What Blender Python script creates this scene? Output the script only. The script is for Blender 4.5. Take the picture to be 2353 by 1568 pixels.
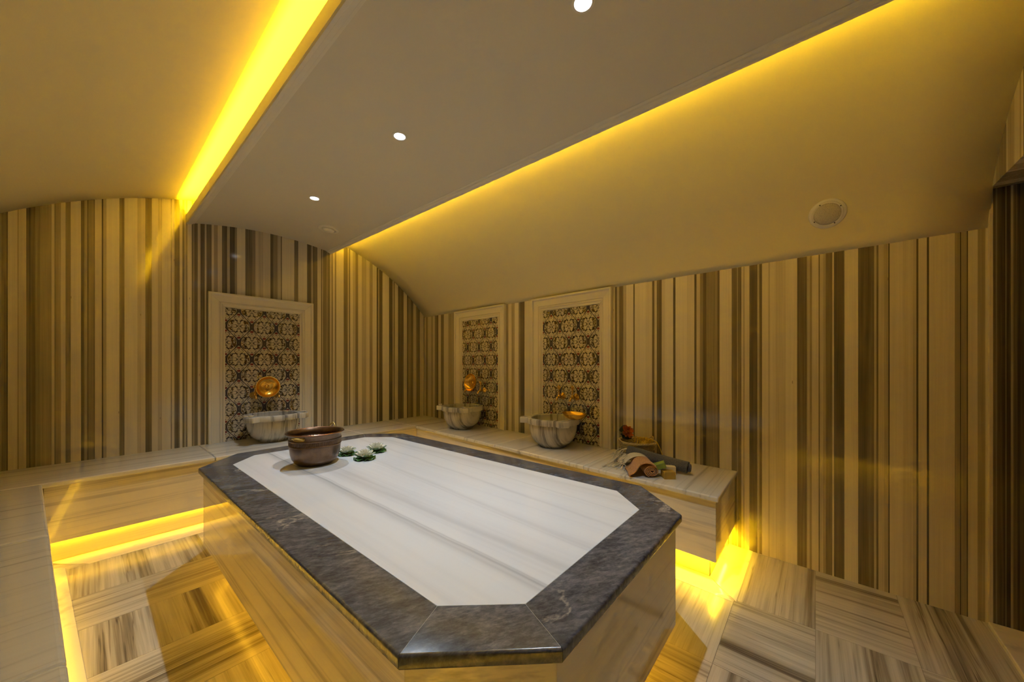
import bpy, bmesh, math, random
from math import sin, cos, pi, radians, sqrt, atan2, hypot
from mathutils import Vector, Matrix
random.seed(7)
for o in list(bpy.data.objects): bpy.data.objects.remove(o)
S = bpy.context.scene
C = S.collection

# ------------------------------------------------------------ camera
YAW = 49.8
cam = bpy.data.cameras.new('camera'); camo = bpy.data.objects.new('camera', cam); C.objects.link(camo)
cam.sensor_fit = 'HORIZONTAL'; cam.sensor_width = 36.0
cam.lens = 36.0 * 824.5 / 2353.0
cam.shift_y = (836.4 - 784.0) / 2353.0
cam.clip_start = 0.02
camo.location = (0, 0, 1.2)
camo.rotation_euler = (radians(90), 0, radians(-YAW))
S.camera = camo
# ------------------------------------------------------------ world, exposure
w = bpy.data.worlds.new('world'); S.world = w; w.use_nodes = True
w.node_tree.nodes['Background'].inputs[0].default_value = (0.9, 0.8, 0.6, 1)
w.node_tree.nodes['Background'].inputs[1].default_value = 0.0
S.view_settings.view_transform = 'Standard'; S.view_settings.look = 'None'
S.view_settings.gamma = 1; S.view_settings.use_curve_mapping = False
S.view_settings.exposure = 0.40
LED = (1.0, 0.645, 0.008)        # yellow strip light
LED_SLAB = (1.0, 0.52, 0.02)     # deeper amber strip below the slab
SPOT = (0.76, 0.88, 1.0)
SPOT_W = 46.0                    # each downlight
P_COVE, P_COVE_R, P_BENCH, P_END, P_SLAB = 640.0, 95.0, 34.0, 340.0, 8.0   # strip emission strengths
H_SPOT = 2.47

# ------------------------------------------------------------ helpers
def link(name, bm, mat, parent=None, smooth=False, bevel=0.0, seg=2, ang=None):
    me = bpy.data.meshes.new(name)
    bm.normal_update(); bm.to_mesh(me); bm.free()
    for m in (mat if isinstance(mat, (list, tuple)) else [mat]): me.materials.append(m)
    o = bpy.data.objects.new(name, me); C.objects.link(o)
    if parent: o.parent = parent
    if smooth:
        for p in me.polygons: p.use_smooth = True
        try: me.set_sharp_from_angle(angle=radians(ang or 40))
        except Exception: pass
    if bevel:
        b = o.modifiers.new('bevel', 'BEVEL'); b.width = bevel; b.segments = seg; b.limit_method = 'ANGLE'; b.angle_limit = radians(40)
    return o
def empty(name, loc=(0,0,0), rz=0):
    o = bpy.data.objects.new(name, None); C.objects.link(o); o.empty_display_size = .05
    o.location = loc; o.rotation_euler = (0, 0, rz); return o
def tag(o, label, cat, group=None, kind=None):
    o['label'] = label; o['category'] = cat
    if group: o['group'] = group
    if kind: o['kind'] = kind
    return o
def struct(o): o['kind'] = 'structure'; return o
def prism(bm, pts, z0, z1):
    n = len(pts)
    a = [bm.verts.new((p[0], p[1], z0)) for p in pts]; b = [bm.verts.new((p[0], p[1], z1)) for p in pts]
    area = sum(pts[i][0]*pts[(i+1)%n][1]-pts[(i+1)%n][0]*pts[i][1] for i in range(n))
    if area < 0: a.reverse(); b.reverse()
    bm.faces.new(list(reversed(a))); bm.faces.new(b)
    for i in range(n): bm.faces.new((a[i], a[(i+1)%n], b[(i+1)%n], b[i]))
    return bm
def box(bm, x0, x1, y0, y1, z0, z1): return prism(bm, [(x0,y0),(x1,y0),(x1,y1),(x0,y1)], z0, z1)
def obox(bm, c, s, M=None):
    M = M or Matrix.Identity(3)
    vs = []
    for dx in (-.5,.5):
        for dy in (-.5,.5):
            for dz in (-.5,.5): vs.append(bm.verts.new(Vector(c) + M @ Vector((dx*s[0], dy*s[1], dz*s[2]))))
    for f in ((0,1,3,2),(4,6,7,5),(0,4,5,1),(2,3,7,6),(0,2,6,4),(1,5,7,3)): bm.faces.new([vs[i] for i in f])
    return bm
def lathe(bm, prof, n=48, c=(0,0,0), M=None, fn=None, close=True):
    M = M or Matrix.Identity(3); rings = []
    for k,(r,z) in enumerate(prof):
        if r < 1e-6: rings.append([bm.verts.new(Vector(c)+M@Vector((0,0,z)))]); continue
        ring = []
        for i in range(n):
            a = 2*pi*i/n; rr, zz = (fn(r,z,a,k) if fn else (r,z))
            ring.append(bm.verts.new(Vector(c)+M@Vector((rr*cos(a), rr*sin(a), zz))))
        rings.append(ring)
    for A,B in zip(rings, rings[1:]):
        if len(A)==1 and len(B)==1: continue
        for i in range(n):
            j=(i+1)%n
            if len(A)==1: bm.faces.new((A[0],B[j],B[i]))
            elif len(B)==1: bm.faces.new((A[i],A[j],B[0]))
            else: bm.faces.new((A[i],A[j],B[j],B[i]))
    return bm
def tube(bm, pts, r, n=8, closed=False, flat=1.0):
    pts=[Vector(p) for p in pts]; m=len(pts); rings=[]; up=None
    for i,p in enumerate(pts):
        if closed: t=(pts[(i+1)%m]-pts[i-1])
        else: t=pts[min(i+1,m-1)]-pts[max(i-1,0)]
        t.normalize()
        if up is None:
            up=Vector((0,0,1)) if abs(t.z)<.9 else Vector((1,0,0))
        s=t.cross(up); 
        if s.length<1e-5: s=t.cross(Vector((1,.3,0)))
        s.normalize(); u=s.cross(t).normalized(); up=u
        rr=r[i] if isinstance(r,(list,tuple)) else r
        rings.append([bm.verts.new(p+s*cos(2*pi*k/n)*rr+u*sin(2*pi*k/n)*rr*flat) for k in range(n)])
    rng = range(m) if closed else range(m-1)
    for i in rng:
        A,B=rings[i],rings[(i+1)%m]
        for k in range(n): bm.faces.new((A[k],A[(k+1)%n],B[(k+1)%n],B[k]))
    if not closed:
        bm.faces.new(list(reversed(rings[0]))); bm.faces.new(rings[-1])
    return bm
def fixn(bm): bmesh.ops.recalc_face_normals(bm, faces=bm.faces[:]); return bm

# ------------------------------------------------------------ node helpers
class E:
    """tiny expression wrapper around math nodes"""
    nt=None
    def __init__(s, v): s.v=v
    def _m(s, op, *a, clamp=False):
        n=E.nt.nodes.new('ShaderNodeMath'); n.operation=op; n.use_clamp=clamp
        for i,x in enumerate((s,)+a):
            x = x.v if isinstance(x,E) else x
            if isinstance(x,(int,float)): n.inputs[i].default_value=x
            else: E.nt.links.new(x, n.inputs[i])
        return E(n.outputs[0])
    def __add__(s,o): return s._m('ADD',o)
    def __radd__(s,o): return s._m('ADD',o)
    def __sub__(s,o): return s._m('SUBTRACT',o)
    def __rsub__(s,o): return E(o)._m('SUBTRACT',s)
    def __mul__(s,o): return s._m('MULTIPLY',o)
    def __rmul__(s,o): return s._m('MULTIPLY',o)
    def __truediv__(s,o): return s._m('DIVIDE',o)
    def abs(s): return s._m('ABSOLUTE')
    def frac(s): return s._m('FRACT')
    def floor(s): return s._m('FLOOR')
    def cos(s): return s._m('COSINE')
    def sin(s): return s._m('SINE')
    def sqrt(s): return s._m('SQRT')
    def lt(s,o): return s._m('LESS_THAN',o)
    def gt(s,o): return s._m('GREATER_THAN',o)
    def min(s,o): return s._m('MINIMUM',o)
    def max(s,o): return s._m('MAXIMUM',o)
    def step(s,a,b):
        n=E.nt.nodes.new('ShaderNodeMapRange'); E.nt.links.new(s.v,n.inputs[0])
        n.inputs[1].default_value=a; n.inputs[2].default_value=b; n.inputs[3].default_value=0; n.inputs[4].default_value=1
        n.interpolation_type='SMOOTHSTEP'; return E(n.outputs[0])
def newmat(name):
    m=bpy.data.materials.new(name); m.use_nodes=True; nt=m.node_tree; E.nt=nt
    return m, nt, nt.nodes['Principled BSDF']
def mixc(nt, f, a, b):
    n=nt.nodes.new('ShaderNodeMix'); n.data_type='RGBA'
    for s,x in ((0,f),(6,a),(7,b)):
        x=x.v if isinstance(x,E) else x
        if isinstance(x,(int,float)): n.inputs[s].default_value=x
        elif isinstance(x,(tuple,list)): n.inputs[s].default_value=(*x[:3],1)
        else: nt.links.new(x,n.inputs[s])
    return n.outputs[2]
def objco(nt):
    t=nt.nodes.new('ShaderNodeTexCoord'); return t.outputs['Object']
def scaled(nt, co, sc, loc=(0,0,0), rot=(0,0,0)):
    m=nt.nodes.new('ShaderNodeMapping'); m.inputs['Scale'].default_value=sc; m.inputs['Location'].default_value=loc; m.inputs['Rotation'].default_value=rot
    nt.links.new(co,m.inputs[0]); return m.outputs[0]
def noise(nt, co, scale, detail=2, rough=.5, dist=0):
    n=nt.nodes.new('ShaderNodeTexNoise'); n.inputs['Scale'].default_value=scale; n.inputs['Detail'].default_value=detail
    n.inputs['Roughness'].default_value=rough; n.inputs['Distortion'].default_value=dist; nt.links.new(co,n.inputs['Vector']); return E(n.outputs['Fac'])
def ramp(nt, f, stops, interp='LINEAR'):
    r=nt.nodes.new('ShaderNodeValToRGB'); r.color_ramp.interpolation=interp; e=r.color_ramp.elements
    while len(e)>1: e.remove(e[-1])
    e[0].position=stops[0][0]; e[0].color=(*stops[0][1],1)
    for p,c in stops[1:]:
        x=e.new(p); x.color=(*c,1)
    nt.links.new(f.v if isinstance(f,E) else f, r.inputs[0]); return r.outputs[0]
def bump(nt, b, h, strength=.2, dist=.01):
    n=nt.nodes.new('ShaderNodeBump'); n.inputs['Strength'].default_value=strength; n.inputs['Distance'].default_value=dist
    nt.links.new(h.v if isinstance(h,E) else h, n.inputs['Height']); nt.links.new(n.outputs[0], b.inputs['Normal'])
def plain(name, col, rough=.5, metal=0, var=.08, vs=20, spec=.5, bmp=0, bs=200):
    m,nt,b=newmat(name); co=objco(nt); n=noise(nt,co,vs,4,.6)
    c=mixc(nt,n,[x*(1-var) for x in col],[min(1,x*(1+var)) for x in col]); nt.links.new(c,b.inputs['Base Color'])
    b.inputs['Roughness'].default_value=rough; b.inputs['Metallic'].default_value=metal; b.inputs['Specular IOR Level'].default_value=spec
    if bmp: bump(nt,b,noise(nt,co,bs,3),bmp,.002)
    return m
LIGHT=(.80,.73,.59); MID=(.42,.37,.28); DARK=(.125,.105,.075)
def marble(name, sc, fine=6.0, light=LIGHT, mid=MID, dark=DARK, lo=.36, hi=.62, rough=.07, warp=.0, loc=(0,0,0), rot=(0,0,0), dist=0.0):
    """streaked marble; sc is the anisotropic scale: a high number on the axis the streaks alternate along"""
    m,nt,b=newmat(name); co=scaled(nt,objco(nt),sc,loc,rot)
    a=noise(nt,co,1.0,5,.62,dist); f=noise(nt,co,fine,3,.6,dist)
    v=a*.72+f*.28
    c=ramp(nt,v,[(0,dark),(lo,dark),(lo+.07,mid),(lo+.13,light),(hi,[min(1,x*1.04) for x in light]),(hi+.06,[x*.86 for x in light]),(1,light)])
    nt.links.new(c,b.inputs['Base Color']); b.inputs['Roughness'].default_value=rough
    return m
def wall_marble(name, axis):
    """banded wall marble: broad bands come from the mesh attribute, fine lines from noise"""
    m,nt,b=newmat(name)
    at=nt.nodes.new('ShaderNodeAttribute'); at.attribute_name='band'
    sc=(1,1,.012)
    co=scaled(nt,objco(nt),sc)
    f=noise(nt,co,70,3,.7); g=noise(nt,co,240,2,.6)
    bd=E(at.outputs['Fac']); amp=E(1.0)-bd*.55; v=bd+((f-.5)*.5+(g-.5)*.22)*amp
    c=ramp(nt,v,[(0,(.055,.045,.03)),(.2,(.15,.125,.08)),(.45,(.32,.275,.19)),(.7,(.60,.53,.40)),(.95,(.80,.73,.58)),(1,(.84,.77,.62))])
    # rare small dark pits elongated along the vein
    pc=scaled(nt,objco(nt),(1,1,.25)); vo=nt.nodes.new('ShaderNodeTexVoronoi'); vo.inputs['Scale'].default_value=14; nt.links.new(pc,vo.inputs['Vector'])
    pit=E(vo.outputs['Distance']).lt(.035)
    c=mixc(nt,pit*.6,c,(.2,.15,.09))
    nt.links.new(c,b.inputs['Base Color']); b.inputs['Roughness'].default_value=.085
    return m
# ------------------------------------------------------------ materials
M_WALL=wall_marble('striped_marble',0)
M_WALLX=marble('striped_marble_plain',(14,14,.12),5,rough=.07)
M_TOPX=marble('bench_marble',(.22,13,6),5,light=(.74,.70,.62),mid=(.60,.56,.49),dark=(.40,.37,.31),lo=.34,hi=.6,rough=.05)      # streaks run along x
M_PANX=marble('panel_marble_x',(.2,4,11),4,mid=(.64,.58,.49),dark=(.47,.42,.34),lo=.35,hi=.6,rough=.05)
M_PANY=marble('panel_marble_y',(4,.2,11),4,mid=(.64,.58,.49),dark=(.47,.42,.34),lo=.35,hi=.6,rough=.05)
M_TRIM=marble('channel_marble',(3,3,3),4,mid=(.66,.62,.52),dark=(.5,.46,.38),lo=.3,hi=.6,rough=.12)
M_FRAME=marble('frame_marble',(20,20,.12),4,mid=(.64,.58,.47),dark=(.45,.40,.31),lo=.33,hi=.62,rough=.1)
M_FRAMEH=marble('frame_marble_h',(.15,20,20),4,mid=(.64,.58,.47),dark=(.45,.40,.31),lo=.33,hi=.62,rough=.1)
M_BASIN=marble('basin_marble',(26,2.2,1.6),3,light=(.60,.57,.51),mid=(.40,.38,.34),dark=(.17,.16,.145),lo=.38,hi=.6,rough=.12,rot=(0,.16,.5),dist=.05)

def paint(name, col):
    m,nt,b=newmat(name); co=objco(nt)
    b.inputs['Base Color'].default_value=(*col,1); b.inputs['Roughness'].default_value=.7
    b.inputs['Specular IOR Level'].default_value=.2
    bump(nt,b,noise(nt,co,260,2,.6),.12,.002)
    return m
M_VAULT=paint('vault_paint',(.78,.70,.44)); M_BAND=paint('panel_paint',(.70,.66,.58))
M_TRIMP=plain('cornice_paint',(.80,.76,.68),.45,var=.03)

# floor tiles: attribute tdir picks the streak direction, toff the slice of stone
def floor_mat():
    m,nt,b=newmat('floor_tile_marble')
    s=nt.nodes.new('ShaderNodeSeparateXYZ'); nt.links.new(objco(nt),s.inputs[0]); x,y=E(s.outputs[0]),E(s.outputs[1])
    def at(n):
        a=nt.nodes.new('ShaderNodeAttribute'); a.attribute_name=n; return E(a.outputs['Fac'])
    d=at('tdir'); o=at('toff')
    perp=x+(y-x)*d; along=y+(x-y)*d
    cb=nt.nodes.new('ShaderNodeCombineXYZ')
    for i,e in enumerate((perp*10.5, along*.22, o*17.0)): nt.links.new(e.v,cb.inputs[i])
    a=noise(nt,cb.outputs[0],1.0,5,.6,.0); f=noise(nt,cb.outputs[0],6.0,3,.6,.0)
    th=noise(nt,cb.outputs[0],2.4,3,.55); ln=E(1.0)-((th-.5).abs()*60).min(1.0)
    v=a*.74+f*.26-ln*.07*noise(nt,cb.outputs[0],.8,1,.5).step(.42,.55)
    c=ramp(nt,v,[(0,(.11,.09,.07)),(.34,(.13,.11,.085)),(.41,(.30,.265,.21)),(.47,(.47,.43,.355)),(.55,(.63,.585,.5)),(.62,(.46,.42,.345)),(.68,(.58,.54,.455)),(1,(.68,.63,.55))])
    nt.links.new(c,b.inputs['Base Color']); b.inputs['Roughness'].default_value=.13
    n=nt.nodes.new('ShaderNodeMapRange'); nt.links.new(noise(nt,objco(nt),30,4,.7).v,n.inputs[0]); n.inputs[3].default_value=.13; n.inputs[4].default_value=.30; nt.links.new(n.outputs[0],b.inputs['Roughness'])
    return m
M_FLOOR=floor_mat()
M_GROUT=plain('grout',(.30,.26,.2),.8)
M_GROUTW=plain('white_grout',(.85,.84,.8),.6,var=.02)

def white_slab():
    m,nt,b=newmat('white_slab_marble')
    co=scaled(nt,objco(nt),(6.5,.13,1),rot=(0,0,radians(-1.5)))
    a=noise(nt,co,1.0,6,.6,.1); f=noise(nt,co,7,3,.6); cl=noise(nt,scaled(nt,objco(nt),(3,1.6,1)),1.5,4,.6)
    v=a*.75+f*.12+cl*.13
    c=ramp(nt,v,[(0,(.5,.5,.5)),(.36,(.66,.66,.67)),(.42,(.75,.75,.76)),(.47,(.79,.79,.80)),(.55,(.82,.82,.82)),(1,(.84,.84,.83))])
    sp=nt.nodes.new('ShaderNodeSeparateXYZ'); nt.links.new(objco(nt),sp.inputs[0]); X,Y=E(sp.outputs[0]),E(sp.outputs[1])
    wob=(noise(nt,scaled(nt,objco(nt),(1,1,1)),2.2,3,.6)-.5)*.03
    k=None
    for x0,sl_,w_,st in ((-.300,-.004,.010,.30),(-.318,0,.022,.22),(-.285,.0,.005,.18),(-.205,-.02,.030,.16),(.045,.065,.020,.12),(.02,.06,.006,.08),(.25,.07,.014,.11),(.37,.05,.005,.12),(.455,-.01,.030,.12),(-.43,0,.02,.04)):
        d=((X-x0)-Y*sl_+wob)/w_; g=(E(1.0)/(d*d*1.2+1.0)); g=g*g*st; k=g if k is None else k+g
    fi=noise(nt,scaled(nt,objco(nt),(60,.5,1)),1.0,3,.6); k=k*(fi*1.2+.4)
    c=mixc(nt,k.min(1.0),c,(.10,.10,.115))
    nt.links.new(c,b.inputs['Base Color']); b.inputs['Roughness'].default_value=.13
    return m
def dark_marble():
    m,nt,b=newmat('dark_border_marble')
    at=nt.nodes.new('ShaderNodeAttribute'); at.attribute_type='OBJECT'; at.attribute_name='["stone"]'
    ad=nt.nodes.new('ShaderNodeVectorMath'); ad.operation='ADD'
    cb=nt.nodes.new('ShaderNodeCombineXYZ')
    st=E(at.outputs['Fac'])
    nt.links.new((st*3.1).v,cb.inputs[2])
    nt.links.new(scaled(nt,objco(nt),(1,1,1),rot=(0,0,.5)),ad.inputs[0]); nt.links.new(cb.outputs[0],ad.inputs[1])
    q=ad.outputs[0]
    a=noise(nt,scaled(nt,q,(1,2.6,1)),4.5,8,.72,.5); f=noise(nt,scaled(nt,q,(1,2.2,1)),34,6,.75,.35)
    v=a*.5+f*.5
    c=ramp(nt,v,[(0,(.016,.018,.025)),(.38,(.034,.037,.047)),(.48,(.07,.076,.092)),(.58,(.135,.142,.165)),(.68,(.25,.255,.28)),(1,(.42,.41,.41))])
    # thin pale veins
    vn=noise(nt,scaled(nt,q,(.7,1.8,1)),2.6,6,.6,.9); k=E(1.0)-((vn-.5).abs()*38).min(1.0)
    k=k*noise(nt,q,3.0,2,.5).step(.54,.66)*f.step(.35,.6)
    c=mixc(nt,k*.75,c,(.5,.47,.42))
    nt.links.new(c,b.inputs['Base Color']); b.inputs['Roughness'].default_value=.22
    return m
M_WHITE=white_slab(); M_DARK=dark_marble()

def emis(name,col,strength):
    m,nt,b=newmat(name); b.inputs['Base Color'].default_value=(*col,1); b.inputs['Emission Color'].default_value=(*col,1); b.inputs['Emission Strength'].default_value=strength; return m
M_LEDC=emis('led_yellow_cove',LED,P_COVE); M_LEDE=emis('led_yellow_end',LED,P_END); M_LEDR=emis('led_yellow_cove_right',LED,P_COVE_R); M_LEDB=emis('led_yellow_bench',LED,P_BENCH); M_LEDS=emis('led_amber',LED_SLAB,P_SLAB)
M_LAMP=emis('lamp_glow',(.93,.96,1),9)

def metal(name,col,rough,var=.25,vs=14,bmp=0,bs=80):
    m,nt,b=newmat(name); co=objco(nt); n=noise(nt,co,vs,5,.65)
    c=mixc(nt,n,[x*(1-var) for x in col],[min(1,x*(1+var)) for x in col]); nt.links.new(c,b.inputs['Base Color'])
    b.inputs['Metallic'].default_value=1; b.inputs['Roughness'].default_value=rough
    if bmp: bump(nt,b,noise(nt,co,bs,2),bmp,.002)
    return m
M_BRASS=metal('gold_brass',(.72,.48,.14),.2); M_BRASSO=metal('old_brass',(.62,.47,.16),.3)
M_COPPER=metal('aged_copper',(.185,.125,.085),.33,.4,30,.25,60); M_COPRIM=metal('copper_rim',(.36,.19,.11),.28,.2)
M_BOWL=metal('gold_bowl',(.86,.53,.09),.25,.12,10)

# ogee wall tile, drawn with maths on object coordinates (x across, z up), 0.2 x 0.3 m repeat
def tile_mat():
    m,nt,b=newmat('ogee_tile')
    s=nt.nodes.new('ShaderNodeSeparateXYZ'); nt.links.new(objco(nt),s.inputs[0]); x,z=E(s.outputs[0]),E(s.outputs[2])
    a=(((x+.095)/.2+.5).frac()-.5).abs()*.2
    c_=(((z+.02)/.305+.5).frac()-.5).abs()*.3
    xc=(c_*(pi/.15)).cos()*.0455+.05
    d=a-xc
    sw=d.gt(0)
    a2=a+(E(.1)-a*2)*sw; b2=c_+(E(.15)-c_*2)*sw      # folded into the quarter lens
    cs=(c_*(pi/.15)).cos()
    wdt=cs*cs*.0070+.0036
    band=d.abs().lt(wdt); core=d.abs().lt(wdt*.3)
    far=d.abs().gt(wdt*1.35)
    def ring(cx,cy,r,t): 
        q=((a2-cx)*(a2-cx)+(b2-cy)*(b2-cy)).sqrt(); return (q-r).abs().lt(t)
    def disc(cx,cy,rx,ry):
        p=(a2-cx)/rx; q=(b2-cy)/ry; return (p*p+q*q).lt(1.0)
    ink=None
    for e in (ring(0,0,.0085,.0016), ring(.026,0,.0135,.0022)*a2.lt(.034), ring(.0,.03,.0115,.0022)*b2.lt(.026), disc(.018,0,.0028,.0045), disc(0,.028,.0075,.0026),
              ring(.031,.034,.019,.0022)*b2.gt(.028), ring(.0,.076,.030,.0032)*b2.lt(.063)*a2.gt(.006), ring(.012,.07,.021,.002)*a2.gt(.016)*b2.gt(.066),
              disc(0,.085,.0085,.003), ring(.0,.098,.0135,.0018)*b2.gt(.098), disc(.052,.036,.004,.006), disc(.044,.05,.006,.003), ring(.05,.012,.008,.0015)):
        ink = e if ink is None else ink.max(e)
    ink=ink*far
    red=(disc(.0048,.1035,.0045,.0105).max(disc(.0105,.108,.002,.006)))
    blue=disc(0,.126,.0032,.008)
    glit=(a2+b2*.45).gt(.052)*far*b2.lt(.055)
    vo=nt.nodes.new('ShaderNodeTexVoronoi'); vo.inputs['Scale'].default_value=170; nt.links.new(objco(nt),vo.inputs['Vector'])
    v2=nt.nodes.new('ShaderNodeTexVoronoi'); v2.inputs['Scale'].default_value=110; nt.links.new(objco(nt),v2.inputs['Vector'])
    sp=E(vo.outputs['Distance']).lt(.30); rv=nt.nodes.new('ShaderNodeSeparateColor'); nt.links.new(v2.outputs['Color'],rv.inputs[0]); goldf=E(rv.outputs[0]).gt(.45)
    gold=(.36,.27,.09)
    gl=(a2-.0).gt(.006)*b2.gt(.045)*b2.lt(.075)*a2.lt(.03)
    col=mixc(nt,noise(nt,objco(nt),60,3,.6).step(.3,.7),(.52,.45,.33),(.66,.59,.46))
    col=mixc(nt,gl*.3,col,(.42,.35,.14))
    col=mixc(nt,glit*goldf,col,gold)
    col=mixc(nt,glit*sp,col,(.035,.03,.025))
    col=mixc(nt,ink,col,(.022,.018,.025))
    col=mixc(nt,red*far,col,(.17,.012,.012)); col=mixc(nt,blue*far,col,(.04,.06,.1))
    col=mixc(nt,band,col,(.022,.017,.028)); col=mixc(nt,core*band,col,(.13,.11,.10))
    nt.links.new(col,b.inputs['Base Color']); b.inputs['Roughness'].default_value=.16
    met=(glit*goldf)*.8; nt.links.new(met.v,b.inputs['Metallic'])
    return m
M_TILE=tile_mat()

# ------------------------------------------------------------ room shell
WA = [(-0.369, 0.35), (-0.362, 0.25), (-0.344, 0.1), (-0.338, 0.75), (-0.301, 0.45), (-0.296, 0.65), (-0.266, 0.2), (-0.254, 0.0), (-0.249, 0.15), (-0.229, 0.3), (-0.209, 0.4), (-0.161, 0.7), (-0.149, 0.3), (-0.142, 0.45), (-0.12, 0.75), (-0.1, 0.35), (-0.077, 0.8), (-0.03, 0.15), (-0.015, 0.5), (-0.0, 0.05), (0.004, 0.35), (0.031, 0.15), (0.035, 0.75), (0.069, 0.1), (0.076, 0.55), (0.092, 0.9), (0.158, 0.25), (0.184, 0.9), (0.253, 0.65), (0.274, 0.75), (0.297, 0.25), (0.333, 0.8), (0.368, 0.6), (0.392, 0.85), (0.444, 0.4), (0.45, 0.8), (0.466, 0.25), (0.498, 0.85), (0.515, 0.3), (0.529, 0.8), (0.534, 0.4), (0.547, 0.9), (0.574, 0.3), (0.586, 0.6), (0.59, 0.25), (0.613, 0.75), (0.631, 0.2), (0.659, 0.75), (0.671, 0.25), (0.706, 0.8), (0.722, 0.5), (0.748, 0.8), (0.779, 0.2), (0.815, 0.6), (0.835, 0.15), (0.872, 0.5), (0.888, 0.9), (0.951, 0.25), (1.003, 0.4), (1.03, 0.7), (1.056, 0.6), (1.093, 0.75), (1.152, 0.2), (1.176, 0.4), (1.214, 0.65), (1.243, 0.2), (1.251, 0.85), (1.363, 0.3), (1.399, 0.9), (1.483, 0.2), (1.526, 0.7), (1.537, 0.35), (1.548, 0.3), (1.585, 0.8), (1.623, 0.3), (1.634, 0.7), (1.642, 0.3), (1.68, 0.5), (1.692, 0.3), (1.715, 0.75), (1.731, 0.4), (1.747, 0.85), (1.767, 0.4), (1.783, 0.9), (1.865, 0.3), (1.911, 0.8), (1.924, 0.3), (1.939, 0.9), (1.971, 0.65), (2.001, 0.35), (2.032, 0.9), (2.077, 0.6), (2.131, 0.85), (2.173, 0.5), (2.21, 0.9), (2.263, 0.15), (2.282, 0.6), (2.296, 0.2), (2.34, 0.9), (2.429, 0.15), (2.477, 0.7), (2.492, 0.3), (2.508, 0.75), (2.555, 0.2), (2.636, 0.75), (2.686, 0.15), (2.702, 0.4), (2.742, 0.25), (2.781, 0.65), (2.828, 0.3), (2.886, 0.7), (2.946, 0.3), (2.991, -1)]
WB = [(-0.603, 0.45), (-0.581, 0.75), (-0.553, 0.15), (-0.549, 0.4), (-0.532, 0.0), (-0.529, 0.4), (-0.513, 0.75), (-0.432, 0.05), (-0.425, 0.75), (-0.397, 0.1), (-0.39, 0.6), (-0.379, 0.7), (-0.344, 0.8), (-0.297, 0.0), (-0.293, 0.55), (-0.277, 0.65), (-0.256, 0.25), (-0.249, 0.6), (-0.24, 0.25), (-0.222, 0.15), (-0.179, 0.85), (-0.124, 0.15), (-0.081, 0.75), (-0.074, 0.25), (-0.046, 0.5), (-0.035, 0.65), (-0.02, 0.2), (-0.015, 0.75), (0.015, 0.4), (0.024, 0.6), (0.038, 0.2), (0.082, 0.85), (0.138, 0.7), (0.148, 0.7), (0.186, 0.8), (0.216, 0.6), (0.223, 0.8), (0.256, 0.2), (0.27, 0.6), (0.281, 0.15), (0.323, 0.8), (0.351, 0.4), (0.355, 0.75), (0.367, 0.2), (0.386, 0.5), (0.392, 0.25), (0.422, 0.85), (0.493, 0.2), (0.505, 0.4), (0.523, 0.35), (0.575, 0.1), (0.594, 0.35), (0.615, 0.7), (0.637, 0.15), (0.651, 0.8), (0.7, 0.9), (0.779, 0.15), (0.795, 0.95), (0.856, 0.8), (0.878, 0.2), (0.914, 0.75), (0.933, 0.2), (0.95, 0.8), (1.002, 0.9), (1.088, 0.2), (1.1, 0.95), (1.159, 0.6), (1.184, 0.25), (1.219, 0.6), (1.239, 0.2), (1.256, -1), (2.154, 0.9), (2.247, 0.2), (2.303, 0.4), (2.328, 0.9), (2.385, 0.5), (2.428, 0.8), (2.476, -1), (3.403, 0.5), (3.524, 0.75), (3.618, 0.3), (3.682, 0.75), (3.739, 0.2), (3.772, 0.3), (3.813, 0.7), (3.864, 0.5), (3.898, 0.7), (3.977, 0.4), (4.026, -1)]
def XB(y): return 2.725+.058*y                      # right wall plane
YA=4.06                                             # back wall plane
YF=-.61                                             # front wall plane
def XC(y): return -.78+(YA-y)*.0662                 # left wall plane
VC=(1.107,.079); VR=2.568
def vault_z(x): return VC[1]+sqrt(max(0,VR*VR-(x-VC[0])**2))
def vshift(x,y):
    t=max(0,(x-2.2)/.785); s=(2.985-XB(y)); return x-s*t*t

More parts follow.
